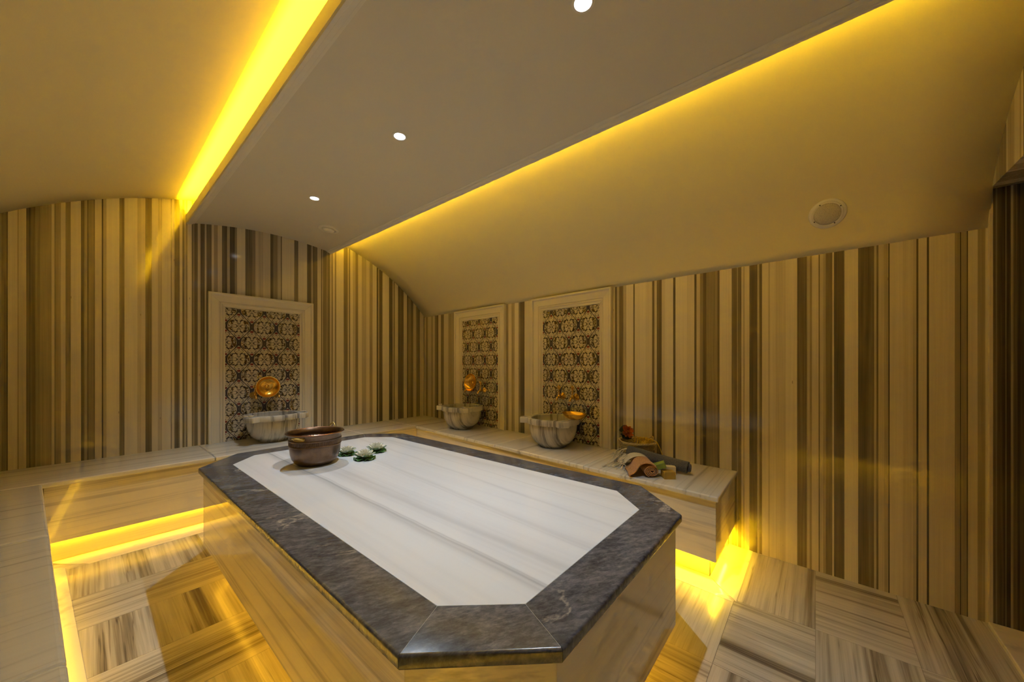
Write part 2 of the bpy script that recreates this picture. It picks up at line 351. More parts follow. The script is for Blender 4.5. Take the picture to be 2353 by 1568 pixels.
def bands(rows, u0, u1, seed):
    """fills the whole length with stripes: read ones where the photo shows them, random ones elsewhere"""
    rnd=random.Random(seed); out=[]; u=u0; rows=[r for r in rows if u0-.01<r[0]<u1]
    cuts=[(a,v,(rows[i+1][0] if i+1<len(rows) else u1)) for i,(a,v) in enumerate(rows)]
    spans=[]
    if rows and rows[0][0]>u0: spans.append((u0,-1,rows[0][0]))
    if not rows: spans.append((u0,-1,u1))
    for a,v,bb in cuts: spans.append((a,v,bb))
    for a,v,bb in spans:
        if v>=0: out.append((a,bb,v)); continue
        p=a
        while p<bb-1e-4:
            w_=rnd.choice((.006,.01,.018,.03,.045,.06)); q=min(bb,p+w_); out.append((p,q,rnd.choice((.1,.2,.3,.45,.7,.8,.85,.9,.9)))); p=q
    return out
def wall(name, rows, u0, u1, seed, pt, z0, z1, thick, nrm):
    """pt(u) gives the plan position; front strips carry the band value"""
    bm=bmesh.new(); fl=bm.faces.layers.float.new('band'); segs=bands(rows,u0,u1,seed)
    us=[segs[0][0]]+[s[1] for s in segs]
    lo=[bm.verts.new((*pt(u),z0)) for u in us]; hi=[bm.verts.new((*pt(u),z1)) for u in us]
    for i,s in enumerate(segs):
        f=bm.faces.new((lo[i],lo[i+1],hi[i+1],hi[i])); f[fl]=s[2]
    def back(v): return bm.verts.new((v.co.x-nrm[0]*thick, v.co.y-nrm[1]*thick, v.co.z))
    a,b_,c,d=back(lo[0]),back(lo[-1]),back(hi[-1]),back(hi[0])
    for f in ((a,d,c,b_),(lo[0],hi[0],d,a),(lo[-1],b_,c,hi[-1])): bm.faces.new(f)[fl]=.6
    bm.faces.new([*hi,c,d])[fl]=.6; bm.faces.new([*lo,b_,a])[fl]=.6
    fixn(bm)
    return struct(link(name,bm,M_WALL))
wall('wall_back', WA, -1.0, 3.0, 3, lambda u:(u,YA), -.02, 2.75, .12, (0,-1))
wall('wall_right', WB, YF+.0, YA+.0, 5, lambda u:(XB(u),u), -.02, 1.834, .12, (-1,.058))
wall('wall_left', [(-2,-1)], YF, YA, 9, lambda u:(XC(u),u), -.02, 1.9, .12, (1,.0662))
# front wall around the doorway: solid left part, lintel, slim jamb on the right
def wall_front():
    bm=bmesh.new(); fl=bm.faces.layers.float.new('band'); rnd=random.Random(11)
    def strips(x0,x1,z0,z1,dp=.1):
        p=x0
        while p<x1-1e-4:
            q=min(x1,p+rnd.choice((.008,.015,.03,.05))); k=len(bm.faces)
            box(bm,p,q,YF-dp,YF,z0,z1); bm.faces.ensure_lookup_table(); v=rnd.choice((.3,.45,.6,.8,.9))
            for f in bm.faces[k:]: f[fl]=v
            p=q
    strips(-.7,1.80,-.02,2.75); strips(1.80,2.72,2.0,2.75); strips(2.668,2.69,-.02,1.999,.010)
    # reveal surface running back along the door passage
    p=YF-.003
    return struct(link('wall_front',bm,M_WALL))
wall_front()
bm=bmesh.new(); fl=bm.faces.layers.float.new('band'); y=YF-.0105
rnd=random.Random(4)
while y>-1.3:
    q=max(-1.3,y-rnd.choice((.004,.007,.011,.018))); k=len(bm.faces); box(bm,2.668,2.75,q,y,-.02,1.9995); bm.faces.ensure_lookup_table(); v=rnd.choice((.0,.08,.15,.25,.4))
    for f in bm.faces[k:]: f[fl]=v
    y=q
struct(link('wall_reveal',bm,M_WALL))
M_WOOD=marble('door_wood',(30,30,1.2),4,light=(.20,.06,.022),mid=(.13,.035,.014),dark=(.07,.02,.01),rough=.3)
dr=empty('door_1',(2.22,-.735,0)); dr['kind']='structure'
bm=bmesh.new()
for a,b_,z0,z1 in ((-.455,-.40,0,2.0),(.37,.43,0,2.0),(-.455,.43,1.94,2.0)): box(bm,a,b_,-.05,.03,z0+.02,z1-.001)
link('door_frame',bm,M_WOOD,dr,bevel=.004)
bm=bmesh.new(); box(bm,-.399,.369,-.045,-.005,.022,1.938)
for zz in (.25,1.1): box(bm,-.3,.27,-.008,.004,zz,zz+.7)
dl=link('door_leaf',bm,M_WOOD,dr,bevel=.004)
bm=bmesh.new(); tube(bm,[(.33,-.004,1.04),(.33,.05,1.04),(.21,.055,1.04)],.009,10); lathe(bm,[(0,-.012),(.026,-.012),(.026,.004),(0,.004)],24,(.33,-.004,1.04),Matrix.Rotation(radians(-90),3,'X'))
link('door_handle',fixn(bm),M_BRASSO,dl,True)
bm=bmesh.new(); box(bm,1.80,2.668,-.72,YF+.005,-.015,.018)
struct(link('trim_threshold',bm,M_TRIM,bevel=.004))

# floor: individual marble tiles in one shell mesh
bm=bmesh.new(); fd=bm.faces.layers.float.new('tdir'); fo=bm.faces.layers.float.new('toff'); rnd=random.Random(2)
xs=[-1.1,-.65,-.13,.5,1.05,1.615,2.122,2.73,3.3]; ys=[4.2,3.77,3.33,2.885,2.525,2.115,1.76,1.3,.8,.314,-.001,-.32,-.61,-.95]
for i in range(len(xs)-1):
    for j in range(len(ys)-1):
        g=.0009; k=len(bm.faces)
        prism(bm,[(xs[i]+g,ys[j+1]+g),(xs[i+1]-g,ys[j+1]+g),(xs[i+1]-g,ys[j]-g),(xs[i]+g,ys[j]-g)],-.02,0)
        bm.faces.ensure_lookup_table()
        d=(i+j)%2 if i<4 else (i+j)%2
        o=rnd.uniform(-5,5)
        for f in bm.faces[k:]: f[fd]=d; f[fo]=o
bm2=bmesh.new()
fl_=struct(link('floor',bm,M_FLOOR))
box(bm2,-1.2,3.3,-1.4,4.2,-.05,-.0015)
struct(link('trim_1',bm2,M_GROUT))

# vault
bm=bmesh.new(); N=64; th0=math.atan2(1.84-VC[1],-.86-VC[0]); rows_=[]
xsv=[]
a0=math.acos((-.95-VC[0])/VR); a1=math.acos((2.992-VC[0])/VR)
for k in range(N+1):
    a=a0+(a1-a0)*k/N; xsv.append((VC[0]+VR*cos(a), VC[1]+VR*sin(a)))
yy=[YF-.002+ (YA+.02-YF+.002)*i/16 for i in range(17)]
grid=[[bm.verts.new((vshift(x,y),y,z)) for (x,z) in xsv] for y in yy]
for i in range(16):
    for k in range(N): bm.faces.new((grid[i][k],grid[i][k+1],grid[i+1][k+1],grid[i+1][k]))
bm.normal_update()
if bm.faces[:][100].normal.z>0: bmesh.ops.reverse_faces(bm,faces=bm.faces[:])
cl=struct(link('ceiling',bm,M_VAULT,smooth=True,ang=60)); sm=cl.modifiers.new('solid','SOLIDIFY'); sm.thickness=.05; sm.offset=-1
# outer roof lid so nothing leaks
bm=bmesh.new(); box(bm,-1.2,3.2,-1.4,4.25,2.80,2.84); box(bm,1.6,3.0,-1.34,-1.30,-.02,2.8); box(bm,1.55,1.62,-1.3,-.72,-.02,2.8)
struct(link('ceiling_lid',bm,M_GROUT))

# suspended curved panel with its cove lips, LED strips on top
BC=(1.1911,-.2824); BR=2.751
def bz(x): return BC[1]+sqrt(BR*BR-(x-BC[0])**2)
BX0,BX1=.538,1.731
def bx_at(y): return 0.0
sp=empty('ceiling_panel',((BX0+BX1)/2,1.7,2.40)); ox,oy,oz=sp.location
tag(sp,'suspended curved ceiling panel running down the middle of the vault, holding the downlights','ceiling panel')
bm=bmesh.new(); n=28; Y0,Y1=YF+.001,YA-.001
low=[];top=[]
for k in range(n+1):
    x=BX0+.004+(BX1-BX0-.008)*k/n; low.append((x-ox,bz(x)-oz)); top.append((x-ox,bz(x)+.035-oz))
pr=low+list(reversed(top))
A_=[bm.verts.new((x,Y0-oy,z)) for x,z in pr]; B_=[bm.verts.new((x,Y1-oy,z)) for x,z in pr]; m_=len(pr)
for i in range(m_): bm.faces.new((A_[i],B_[i],B_[(i+1)%m_],A_[(i+1)%m_]))
for i in range(n):
    bm.faces.new((A_[i],A_[i+1],A_[m_-2-i],A_[m_-1-i])); bm.faces.new((B_[i+1],B_[i],B_[m_-1-i],B_[m_-2-i]))
link('panel_board',fixn(bm),M_BAND,sp,True,ang=30)
def cornice(x, s, lip=.072):
    # small stepped moulding fixed to the edge of the panel, with an upstanding lip
    bm=bmesh.new(); z=bz(x)
    prof=[(0,lip),(0,.0),(.004,-.010),(.018,-.013),(.022,-.008),(.040,-.009),(.044,-.004),(.056,-.003),(.058,.004),(.010,.004),(.010,lip)]
    P_=[(x+s*a-ox, z+ (bz(x+s*max(a,0))-z) + h - oz) for a,h in prof]
    A=[bm.verts.new((p,Y0-oy,q)) for p,q in P_]; B=[bm.verts.new((p,Y1-oy,q)) for p,q in P_]
    for i in range(len(P_)): bm.faces.new((A[i],A[(i+1)%len(P_)],B[(i+1)%len(P_)],B[i]))
    bm.faces.new(A); bm.faces.new(B)
    return link('edge_moulding',fixn(bm),M_TRIMP,sp)
cornice(BX0,1); cornice(BX1,-1,.052)
def led(name, x0,x1,y0,y1,z,up,mat,label,cat='light strip'):
    bm=bmesh.new(); h=.004
    cx,cy=(x0+x1)/2,(y0+y1)/2
    box(bm,x0-cx,x1-cx,y0-cy,y1-cy,0,h)
    o=link(name,bm,mat); o.location=(cx,cy,z); tag(o,label,cat); return o
led('led_strip',BX0+.020,BX0+.032,Y0+.02,Y1-.02,bz(BX0+.026)+.036,1,M_LEDC,'glowing yellow light strip hidden on top of the ceiling panel, left edge')
led('led_strip',BX1-.030,BX1-.018,Y0+.02,Y1-.02,bz(BX1-.026)+.050,1,M_LEDR,'glowing yellow light strip hidden on top of the ceiling panel, right edge')

# ------------------------------------------------------------ downlights
def downlight(y, label, proto=[None]):
    r=empty('downlight',(1.12,y,bz(1.12)))
    bm=bmesh.new(); lathe(bm,[(.0285,.004),(.0285,-.001),(.031,-.005),(.040,-.004),(.042,.0),(.042,.004)],40)
    link('trim_ring',fixn(bm),M_TRIMP,r,True)
    bm=bmesh.new(); lathe(bm,[(.0,-.0035),(.012,-.004),(.022,-.003),(.028,-.0005),(.028,.003),(0,.003)],32)
    link('lens',fixn(bm),M_LAMP,r,True)
    L=bpy.data.lights.new('spot_light','SPOT'); L.energy=SPOT_W; L.color=SPOT; L.spot_size=radians(90); L.spot_blend=1.0; L.shadow_soft_size=.013
    lo=bpy.data.objects.new('spot_light',L); C.objects.link(lo); lo.parent=r; lo.location=(0,0,-.03)
    tag(r,label,'downlight','recessed downlights in the ceiling panel'); return r
downlight(.621,'large glaring downlight in the ceiling panel at the top edge of the photo')
downlight(1.764,'recessed downlight in the ceiling panel, middle one of the row')
downlight(2.923,'recessed downlight in the ceiling panel nearest the air valve')

def disc_frame(p,nrm):
    nrm=Vector(nrm).normalized(); return Vector(p), nrm.to_track_quat('Z','Y').to_matrix()
# exhaust valve
p=(1.45,3.46,bz(1.45)); nr=Vector((BC[0]-p[0],0,BC[1]-p[2])).normalized()
av=empty('air_valve',p); av.rotation_euler=nr.to_track_quat('Z','Y').to_euler()
tag(av,'round white air extraction valve in the ceiling panel near the back wall','air valve')
bm=bmesh.new(); lathe(bm,[(.058,-.001),(.058,.004),(.064,.010),(.084,.008),(.088,.0),(.088,-.003)],56); link('ring',fixn(bm),M_TRIMP,av,True)
bm=bmesh.new(); lathe(bm,[(0,-.01),(.038,-.01),(.048,.006),(.049,.014),(.040,.023),(0,.027)],56); link('disc',fixn(bm),M_TRIMP,av,True)
bm=bmesh.new(); lathe(bm,[(0,-.0015),(.0575,-.0015),(.0575,-.004),(0,-.004)],40); link('duct',fixn(bm),plain('duct_black',(.01,.008,.006),.8),av)
# speaker on the vault
q=Vector((2.727,-.05,0)); 
def vzs(x,y):
    lo,hi=x,x+.4
    for _ in range(40):
        m=(lo+hi)/2
        if vshift(m,y)<x: lo=m
        else: hi=m
    return vault_z(lo)
def vnorm(x,y):
    e=.01; dzdx=(vzs(x+e,y)-vzs(x-e,y))/(2*e); dzdy=(vzs(x,y+e)-vzs(x,y-e))/(2*e); return Vector((dzdx,dzdy,-1)).normalized()
SX,SY=2.66,-.052; best=None
for i in range(400):
    t=2.0+i*.004; d=Vector((sin(radians(YAW))+cos(radians(YAW))*(1901-1176.5)/824.5, cos(radians(YAW))-sin(radians(YAW))*(1901-1176.5)/824.5, (836.4-486)/824.5))
    pp=Vector((0,0,1.2))+d*(1.0+i*.005)
    if pp.x>1.5 and pp.z>vzs(pp.x,pp.y): break
nr=vnorm(pp.x,pp.y)
spk=empty('ceiling_speaker',(pp.x,pp.y,vzs(pp.x,pp.y))); spk.rotation_euler=nr.to_track_quat('Z','Y').to_euler()
tag(spk,'round white speaker with fine mesh grille set in the sloping right side of the vault','speaker')
bm=bmesh.new(); lathe(bm,[(.056,.0),(.058,.012),(.066,.012),(.067,.008),(.078,.006),(.081,.0),(.081,-.006)],64); ring=link('rim',fixn(bm),M_TRIMP,spk,True)
m,nt,b=newmat('speaker_mesh'); co=objco(nt); vo=nt.nodes.new('ShaderNodeTexVoronoi'); vo.inputs['Scale'].default_value=420; nt.links.new(co,vo.inputs['Vector'])
h=E(vo.outputs['Distance']).step(.2,.45); nt.links.new(mixc(nt,h,(.28,.25,.2),(.62,.57,.48)),b.inputs['Base Color']); b.inputs['Roughness'].default_value=.5
bm=bmesh.new(); lathe(bm,[(0,.017),(.03,.0165),(.05,.014),(.057,.009),(.057,-.002),(0,-.002)],56); link('grille',fixn(bm),m,spk,True)
dk=plain('screw_dark',(.03,.022,.015),.5)
for k in range(4):
    a=k*pi/2+.5; bm=bmesh.new(); lathe(bm,[(0,.0134),(.003,.0134),(.0035,.011),(0,.011)],10,(.0625*cos(a),.0625*sin(a),0)); link('screw',fixn(bm),dk,ring)
# ------------------------------------------------------------ benches
HB=.4986
def XE(y): return -.167+(3.40-y)*.0662           # front edge of the left bench
def BF(y): return 2.130+(y-.387)*.0852           # front edge of the right bench
YE=.387
def top_slab(name,pts,mat,parent,bev=.008):
    bm=bmesh.new(); prism(bm,pts,HB-.03,HB); return link(name,bm,mat,parent,bevel=bev,seg=3)
# back bench
bb=empty('bench'); tag(bb,'long striped marble bench against the back wall, with one basin on it','bench','marble benches along the walls')
YBF=3.446
# back bench top: three slabs along its length
def seamed(parent, cuts, y0, y1, mat, along='x'):
    pass
for (a,b_) in ((-.735,.62),(.622,1.78),(1.782,BF(YBF)+.0)):
    x0a = a
    top_slab('bench_top',[(a,YBF),(b_,YBF),(b_ if b_<2 else b_+.045,YA-.001),(a,YA-.001)] if b_<2 else [(a,YBF),(b_,YBF),(b_+.0,YA-.001),(a,YA-.001)],M_TOPX,bb)
bm=bmesh.new(); box(bm,-.166,2.44,YBF+.020,YBF+.040,.13,HB-.031); link('front_panel',bm,M_PANX,bb,bevel=.002)
bm=bmesh.new(); box(bm,-.166,2.46,YBF+.060,YBF+.08,-.001,.155); link('plinth',bm,M_PANX,bb)
bm=bmesh.new(); box(bm,-.166,2.5,YBF+.041,YBF+.30,.155,.165); link('underside',bm,M_PANX,bb)
# right bench: slabs with streaks across, ends at YE
rb=empty('bench'); tag(rb,'long marble bench against the right wall, with two basins, towels and soaps on it','bench','marble benches along the walls')
seams=[YA-.001,3.10,2.30,1.53,.98,YE]
seams=[YA-.001,3.02,2.12,1.22,YE]
for i in range(len(seams)-1):
    y1,y0=seams[i]-.001,seams[i+1]+.0005
    if i==0:
        pts=[(BF(YBF)+.002,YA-.001),(BF(YBF)+.002,YBF),(BF(YBF),YBF-.0),(BF(y0),y0),(XB(y0)-.001,y0),(XB(YA)-.001,YA-.001)]
        pts=[(BF(YBF)+.002,YA-.001),(BF(YBF)+.002,YBF),(BF(y0),y0),(XB(y0)-.001,y0),(XB(YA)-.001,YA-.001)]
    else: pts=[(BF(y1),y1),(BF(y0),y0),(XB(y0)-.001,y0),(XB(y1)-.001,y1)]
    top_slab('bench_top',pts,M_TOPX,rb)
def quadY(o0,o1,ya,yb,z0,z1):   # strip following the right bench front line
    bm=bmesh.new(); prism(bm,[(BF(ya)+o0,ya),(BF(ya)+o1,ya),(BF(yb)+o1,yb),(BF(yb)+o0,yb)],z0,z1); return bm
link('front_panel',quadY(.024,.044,YE+.016,3.46,.14,HB-.031),M_PANY,rb,bevel=.0015)
bm=bmesh.new(); prism(bm,[(BF(YE)+.045,YE+.016),(XB(YE)-.002,YE+.016),(XB(YE)-.002,YE+.036),(BF(YE)+.045,YE+.036)],.14,HB-.031); link('end_panel',bm,M_PANX,rb,bevel=.0015)
link('plinth',quadY(.118,.135,YE+.066,3.50,-.001,.168),M_PANY,rb)
bm=bmesh.new(); box(bm,BF(YE)+.125,XB(YE)-.04,YE+.066,YE+.08,-.001,.168); box(bm,XB(YE)-.045,XB(YE)-.002,YE+.05,YE+.066,-.001,.148); link('end_plinth',bm,M_PANX,rb)
bm=quadY(.045,.40,YE+.04,3.46,.168,.176); link('underside',bm,M_PANY,rb)
# left bench
lb=empty('bench'); tag(lb,'marble bench at the left edge of the photo, streaked top seen from above','bench','marble benches along the walls')
cuts=[YBF-.002,2.4,1.35,.3,-.60]
bm=bmesh.new()
for i in range(4):
    y1,y0=cuts[i],cuts[i+1]+.0012
    top_slab('bench_top',[(XC(y0)+.002,y0),(XE(y0),y0),(XE(y1),y1),(XC(y1)+.002,y1)],M_TOPX,lb,.012)
bm.free()
def quadC(o0,o1,ya,yb,z0,z1):
    bm=bmesh.new(); prism(bm,[(XE(ya)+o0,ya),(XE(ya)+o1,ya),(XE(yb)+o1,yb),(XE(yb)+o0,yb)],z0,z1); return bm
link('front_panel',quadC(-.045,-.025,-.6,3.44,.13,HB-.031),M_PANY,lb,bevel=.0015)
link('plinth',quadC(-.10,-.08,-.6,3.44,-.001,.155),M_PANY,lb)
link('underside',quadC(-.3,-.046,-.6,3.43,.155,.165),M_PANY,lb)
# light strips below the benches
led('led_strip',-.15,2.40,YBF+.044,YBF+.054,.150,0,M_LEDB,'glowing yellow light strip hidden under the back bench')
def led_poly(bm,label,mat=None):
    o=link('led_strip',bm,mat or M_LEDB)
    c=sum((v.co for v in o.data.vertices),Vector())/len(o.data.vertices)
    for v in o.data.vertices: v.co-=c
    o.location=c; tag(o,label,'light strip'); return o
led_poly(quadY(.060,.072,YE+.05,3.44,.162,.1665),'glowing yellow light strip hidden under the right bench, long front side')
bm=bmesh.new(); box(bm,BF(YE)+.08,XB(YE)-.004,YE+.0375,YE+.0465,.150,.1545); led_poly(bm,'glowing yellow light strip under the near end of the right bench',M_LEDE)
led_poly(quadC(-.066,-.056,-.55,3.42,.148,.153),'glowing yellow light strip hidden under the left bench')

# pale dished drainage channels in the floor along the benches
def channel(name,P0,P1,dirv,wd,h=.004,m0=0,m1=0):
    """dished strip: P0->P1 inner line, dirv points outwards, wd width; m0/m1 mitre offsets"""
    P0=Vector(P0);P1=Vector(P1);d=Vector(dirv).normalized(); t=(P1-P0).normalized(); bm=bmesh.new()
    prof=[(0,.0004),(.0,.008),(.18,.0065),(.45,.002),(.72,.0012),(.84,.003),(.90,.0034),(1.0,.0014),(1.0,.0004)]
    A=[];B=[]
    for u,z in prof:
        a=P0+d*(u*wd)+t*(m0*u*wd); b=P1+d*(u*wd)+t*(m1*u*wd)
        A.append(bm.verts.new((a.x,a.y,z))); B.append(bm.verts.new((b.x,b.y,z)))
    for i in range(len(prof)-1): bm.faces.new((A[i],A[i+1],B[i+1],B[i]))
    bm.faces.new(A); bm.faces.new(B); bm.faces.new((A[0],B[0],B[-1],A[-1]))
    o=link(name,fixn(bm),M_TRIM,None,True,ang=25); return struct(o)
channel('trim_2',(-.155,YBF+.058),(2.36,YBF+.058),(0,-1),.180,m0=.9,m1=-.9)
channel('trim_3',(BF(3.4)+.10,3.42),(BF(.45)+.116,.449),(-1,.085),.145,m0=.9,m1=1)
channel('trim_4',(BF(.45)+.117,.449),(XB(.45)-.003,.449),(0,-1),.145,m0=-1,m1=0)
channel('trim_5',(XE(3.48)-.076,3.495),(XE(-.55)-.076,-.55),(1,.066),.155,m0=.9,m1=0)

# ------------------------------------------------------------ the heated slab
HS=.59
OUT=[(.4178,.6647),(.4178,2.7546),(.6557,3.008),(1.553,3.008),(1.791,2.7546),(1.791,.6647),(1.553,.4113),(.6557,.4113)]
INN=[(.568,.727),(.568,2.692),(.718,2.8575),(1.4905,2.8575),(1.6405,2.692),(1.6405,.727),(1.4905,.5617),(.718,.5617)]
SC=(1.1044,1.7096)
sl=empty('hammam_slab',(SC[0],SC[1],0)); tag(sl,'large octagonal marble slab with white top and dark grey border in the middle of the floor','massage slab')
loc=lambda p:(p[0]-SC[0],p[1]-SC[1])
def shrink(pts,g):
    c=Vector((sum(p[0] for p in pts)/len(pts),sum(p[1] for p in pts)/len(pts))); n=len(pts); out=[]
    for i in range(n):
        a,b_,c2=Vector(pts[i-1]),Vector(pts[i]),Vector(pts[(i+1)%n])
        def off(p,q):
            t=(q-p).normalized(); nn=Vector((-t.y,t.x)); 
            if nn.dot(c-p)<0: nn=-nn
            return p+nn*g,t
        p1,t1=off(a,b_); p2,t2=off(b_,c2)
        den=t1.x*t2.y-t1.y*t2.x
        if abs(den)<1e-6: out.append(tuple(p2)); continue
        s=((p2-p1).x*t2.y-(p2-p1).y*t2.x)/den; out.append(tuple(p1+t1*s))
    return out
bm=bmesh.new(); prism(bm,[loc(p) for p in shrink(INN,.0007)],HS-.03,HS); link('top_inlay',bm,M_WHITE,sl,bevel=.0004,seg=1)
bm=bmesh.new(); prism(bm,[loc(p) for p in shrink(OUT,.008)],HS-.029,HS-.0012); link('grout_bed',bm,M_GROUTW,sl)
n=8
for i in range(n):
    a,b_,c,d=INN[i],INN[(i+1)%n],OUT[(i+1)%n],OUT[i]
    quads=[(a,b_,c,d)]
    if i in (0,4):     # the long sides are made of two stones
        s=.34 if i==0 else .42
        s2=1-s if i==0 else s
        lerp=lambda p,q,t:(p[0]+(q[0]-p[0])*t,p[1]+(q[1]-p[1])*t)
        ysplit = 2.02 if i==0 else 2.0
        def aty(p,q,y): return lerp(p,q,(y-p[1])/(q[1]-p[1]))
        m1,m2=aty(a,b_,ysplit),aty(d,c,ysplit)
        quads=[(a,m1,m2,d),(m1,b_,c,m2)]
    for qd in quads:
        pts=shrink(list(qd),.0007)
        bm=bmesh.new(); prism(bm,[loc(p) for p in pts],HS-.034,HS)
        o=link('border_stone',bm,M_DARK,sl); o['stone']=float(random.uniform(0,9))
        # rounded outer edge only
        me=o.data; bm=bmesh.new(); bm.from_mesh(me)
        o1,o2=Vector(loc(qd[2])),Vector(loc(qd[3])); t=(o2-o1).normalized()
        es=[]
        for e in bm.edges:
            v=[Vector(q_.co.xy) for q_ in e.verts]
            if (v[0]-v[1]).length<1e-4: continue
            if all(abs((x-o1).x*t.y-(x-o1).y*t.x)<.004 for x in v): es.append(e)
        bmesh.ops.bevel(bm,geom=es,offset=.0075,segments=4,affect='EDGES',profile=.5); bm.to_mesh(me); bm.free()
        for p_ in me.polygons: p_.use_smooth=True
        me.set_sharp_from_angle(angle=radians(30))
BASE=shrink(OUT,.022); BASEI=shrink(OUT,.042)
for i in range(n):
    a,b_,c,d=BASE[i],BASE[(i+1)%n],BASEI[(i+1)%n],BASEI[i]
    bm=bmesh.new(); prism(bm,[loc(p) for p in (a,b_,c,d)],.14,HS-.035)
    link('side_panel',bm,M_PANX if i in (2,6) else M_PANY,sl,bevel=.0012)
K=shrink(OUT,.14); K2=shrink(OUT,.16)
bm=bmesh.new(); prism(bm,[loc(p) for p in K],-.001,.17); link('plinth',bm,M_PANY,sl)
bm=bmesh.new(); prism(bm,[loc(p) for p in shrink(OUT,.043)],.17,.18); link('underside',bm,M_PANY,sl)
L1=shrink(OUT,.075); L2=shrink(OUT,.087)
bm=bmesh.new()
for i in range(n): prism(bm,[(L1[i][0]-SC[0],L1[i][1]-SC[1]),(L1[(i+1)%n][0]-SC[0],L1[(i+1)%n][1]-SC[1]),(L2[(i+1)%n][0]-SC[0],L2[(i+1)%n][1]-SC[1]),(L2[i][0]-SC[0],L2[i][1]-SC[1])],.164,.169)
o=link('led_strip',bm,M_LEDS); o.location=(SC[0],SC[1],0); tag(o,'amber light strip running around the underside of the octagonal slab','light strip')

# ------------------------------------------------------------ niches, basins, taps
def niche(x,y,rz,label):
    r=empty('wall_niche',(x,y,HB),rz); tag(r,label,'tiled niche','framed tile niches behind the basins')
    bm=bmesh.new(); box(bm,-.308,.308,.001,.006,.0005,1.205); link('tile_panel',bm,M_TILE,r)
    prof=[(0,0),(0,.036),(.003,.040),(.015,.041),(.021,.036),(.023,.029),(.028,.027),(.078,.021),(.080,.014),(.085,.013),(.087,.019),(.097,.019),(.101,.013),(.106,.009),(.120,.008),(.123,.006),(.123,0)]
    W,Ht,T=.428,1.333,.123
    def leg(sgn):
        bm=bmesh.new(); A=[];B=[]
        for t,h in prof:
            x_=sgn*(W-t); A.append(bm.verts.new((x_,h+.0005,.0005))); B.append(bm.verts.new((x_,h+.0005,Ht-t)))
        for i in range(len(prof)): bm.faces.new((A[i],A[(i+1)%len(prof)],B[(i+1)%len(prof)],B[i]))
        bm.faces.new(A); bm.faces.new(B); return link('frame_upright',fixn(bm),M_FRAME,r)
    leg(1); leg(-1)
    bm=bmesh.new(); A=[];B=[]
    for t,h in prof: A.append(bm.verts.new((-(W-t)+.0006,h+.0005,Ht-t+.0004))); B.append(bm.verts.new((W-t-.0006,h+.0005,Ht-t+.0004)))
    for i in range(len(prof)): bm.faces.new((A[i],A[(i+1)%len(prof)],B[(i+1)%len(prof)],B[i]))
    bm.faces.new(A); bm.faces.new(B); link('frame_head',fixn(bm),M_FRAMEH,r)
    return r
NR=radians(90-3.32)
def onB(y,off): # point at distance off in front of the right wall
    return (XB(y)-off, y+.058*off)
N1=(1.105,YA,pi); yB2,yB3=2.93,1.70
niche(1.105,YA-.0005,pi,'framed niche of patterned tile on the back wall, left of the room corner')
niche(XB(yB2)-.001,yB2,NR,'framed niche of patterned tile on the right wall, the one nearest the room corner')
niche(XB(yB3)-.001,yB3,NR,'framed niche of patterned tile on the right wall, the one nearest the basket')

def basin(x,y,rz,label):
    r=empty('marble_basin',(x,y,HB+.0005),rz); tag(r,label,'basin','carved marble wash basins')
    prof=[(0,0),(.108,0),(.114,.004),(.116,.012),(.135,.024),(.158,.044),(.178,.072),(.192,.105),(.200,.140),(.2035,.17),(.204,.198),(.186,.198),(.184,.15),(.165,.09),(.12,.055),(.04,.043),(0,.042)]
    bm=bmesh.new(); lathe(bm,prof,72,fn=lambda r_,z,a,k:(r_,z)); link('bowl',fixn(bm),M_BASIN,r,True,ang=50)
    # rim ring with four rounded lugs
    lug=[radians(a) for a in (35,145)]  # local +y points into the room
    def rad(a):
        R=.226
        for l in lug:
            d=abs((a-l+pi)%(2*pi)-pi)/.205
            k=min(1,max(0,(1.12-d)/.42)); k=k*k*(3-2*k)
            flat=.283/cos(min(.5,d*.205))          # squared-off outer face
            R=max(R,.226+(flat-.226)*k)
        return R
    bm=bmesh.new(); n=180; zt,zb=.245,.198; h=.006
    rings=[]
    def ring(f,z): return [bm.verts.new((f(2*pi*i/n)*cos(2*pi*i/n), f(2*pi*i/n)*sin(2*pi*i/n), z)) for i in range(n)]
    rs=[ring(lambda a:.186,zb),ring(lambda a:rad(a)-.002,zb),ring(rad,zb+.004),ring(rad,zt-h),ring(lambda a:rad(a)-.0025,zt-.0015),ring(lambda a:rad(a)-h,zt),ring(lambda a:.189,zt),ring(lambda a:.184,zt-.004)]
    for A,B in zip(rs,rs[1:]+rs[:1]):
        for i in range(n): bm.faces.new((A[i],A[(i+1)%n],B[(i+1)%n],B[i]))
    link('rim',fixn(bm),M_BASIN,r,True,ang=35)
    return r,lug
def knobs(r,lug):
    for a in lug:
        bm=bmesh.new(); lathe(bm,[(0,0),(.017,0),(.018,.008),(.021,.010),(.021,.014),(.017,.016),(0,.016)],24,(.252*cos(a),.252*sin(a),.2452)); link('lug_knob',fixn(bm),M_BASIN,r,True)
bx,by=1.105,YA-.25
r,lg=basin(bx,by,pi,'carved marble basin on the back bench in front of the left niche'); knobs(r,lg)
p=onB(yB2,.25); r,lg=basin(p[0],p[1],NR,'carved marble basin on the right bench, nearest the room corner'); knobs(r,lg)
p=onB(yB3,.25); r,lg=basin(p[0],p[1],NR,'carved marble basin on the right bench with a gold bowl on its rim')

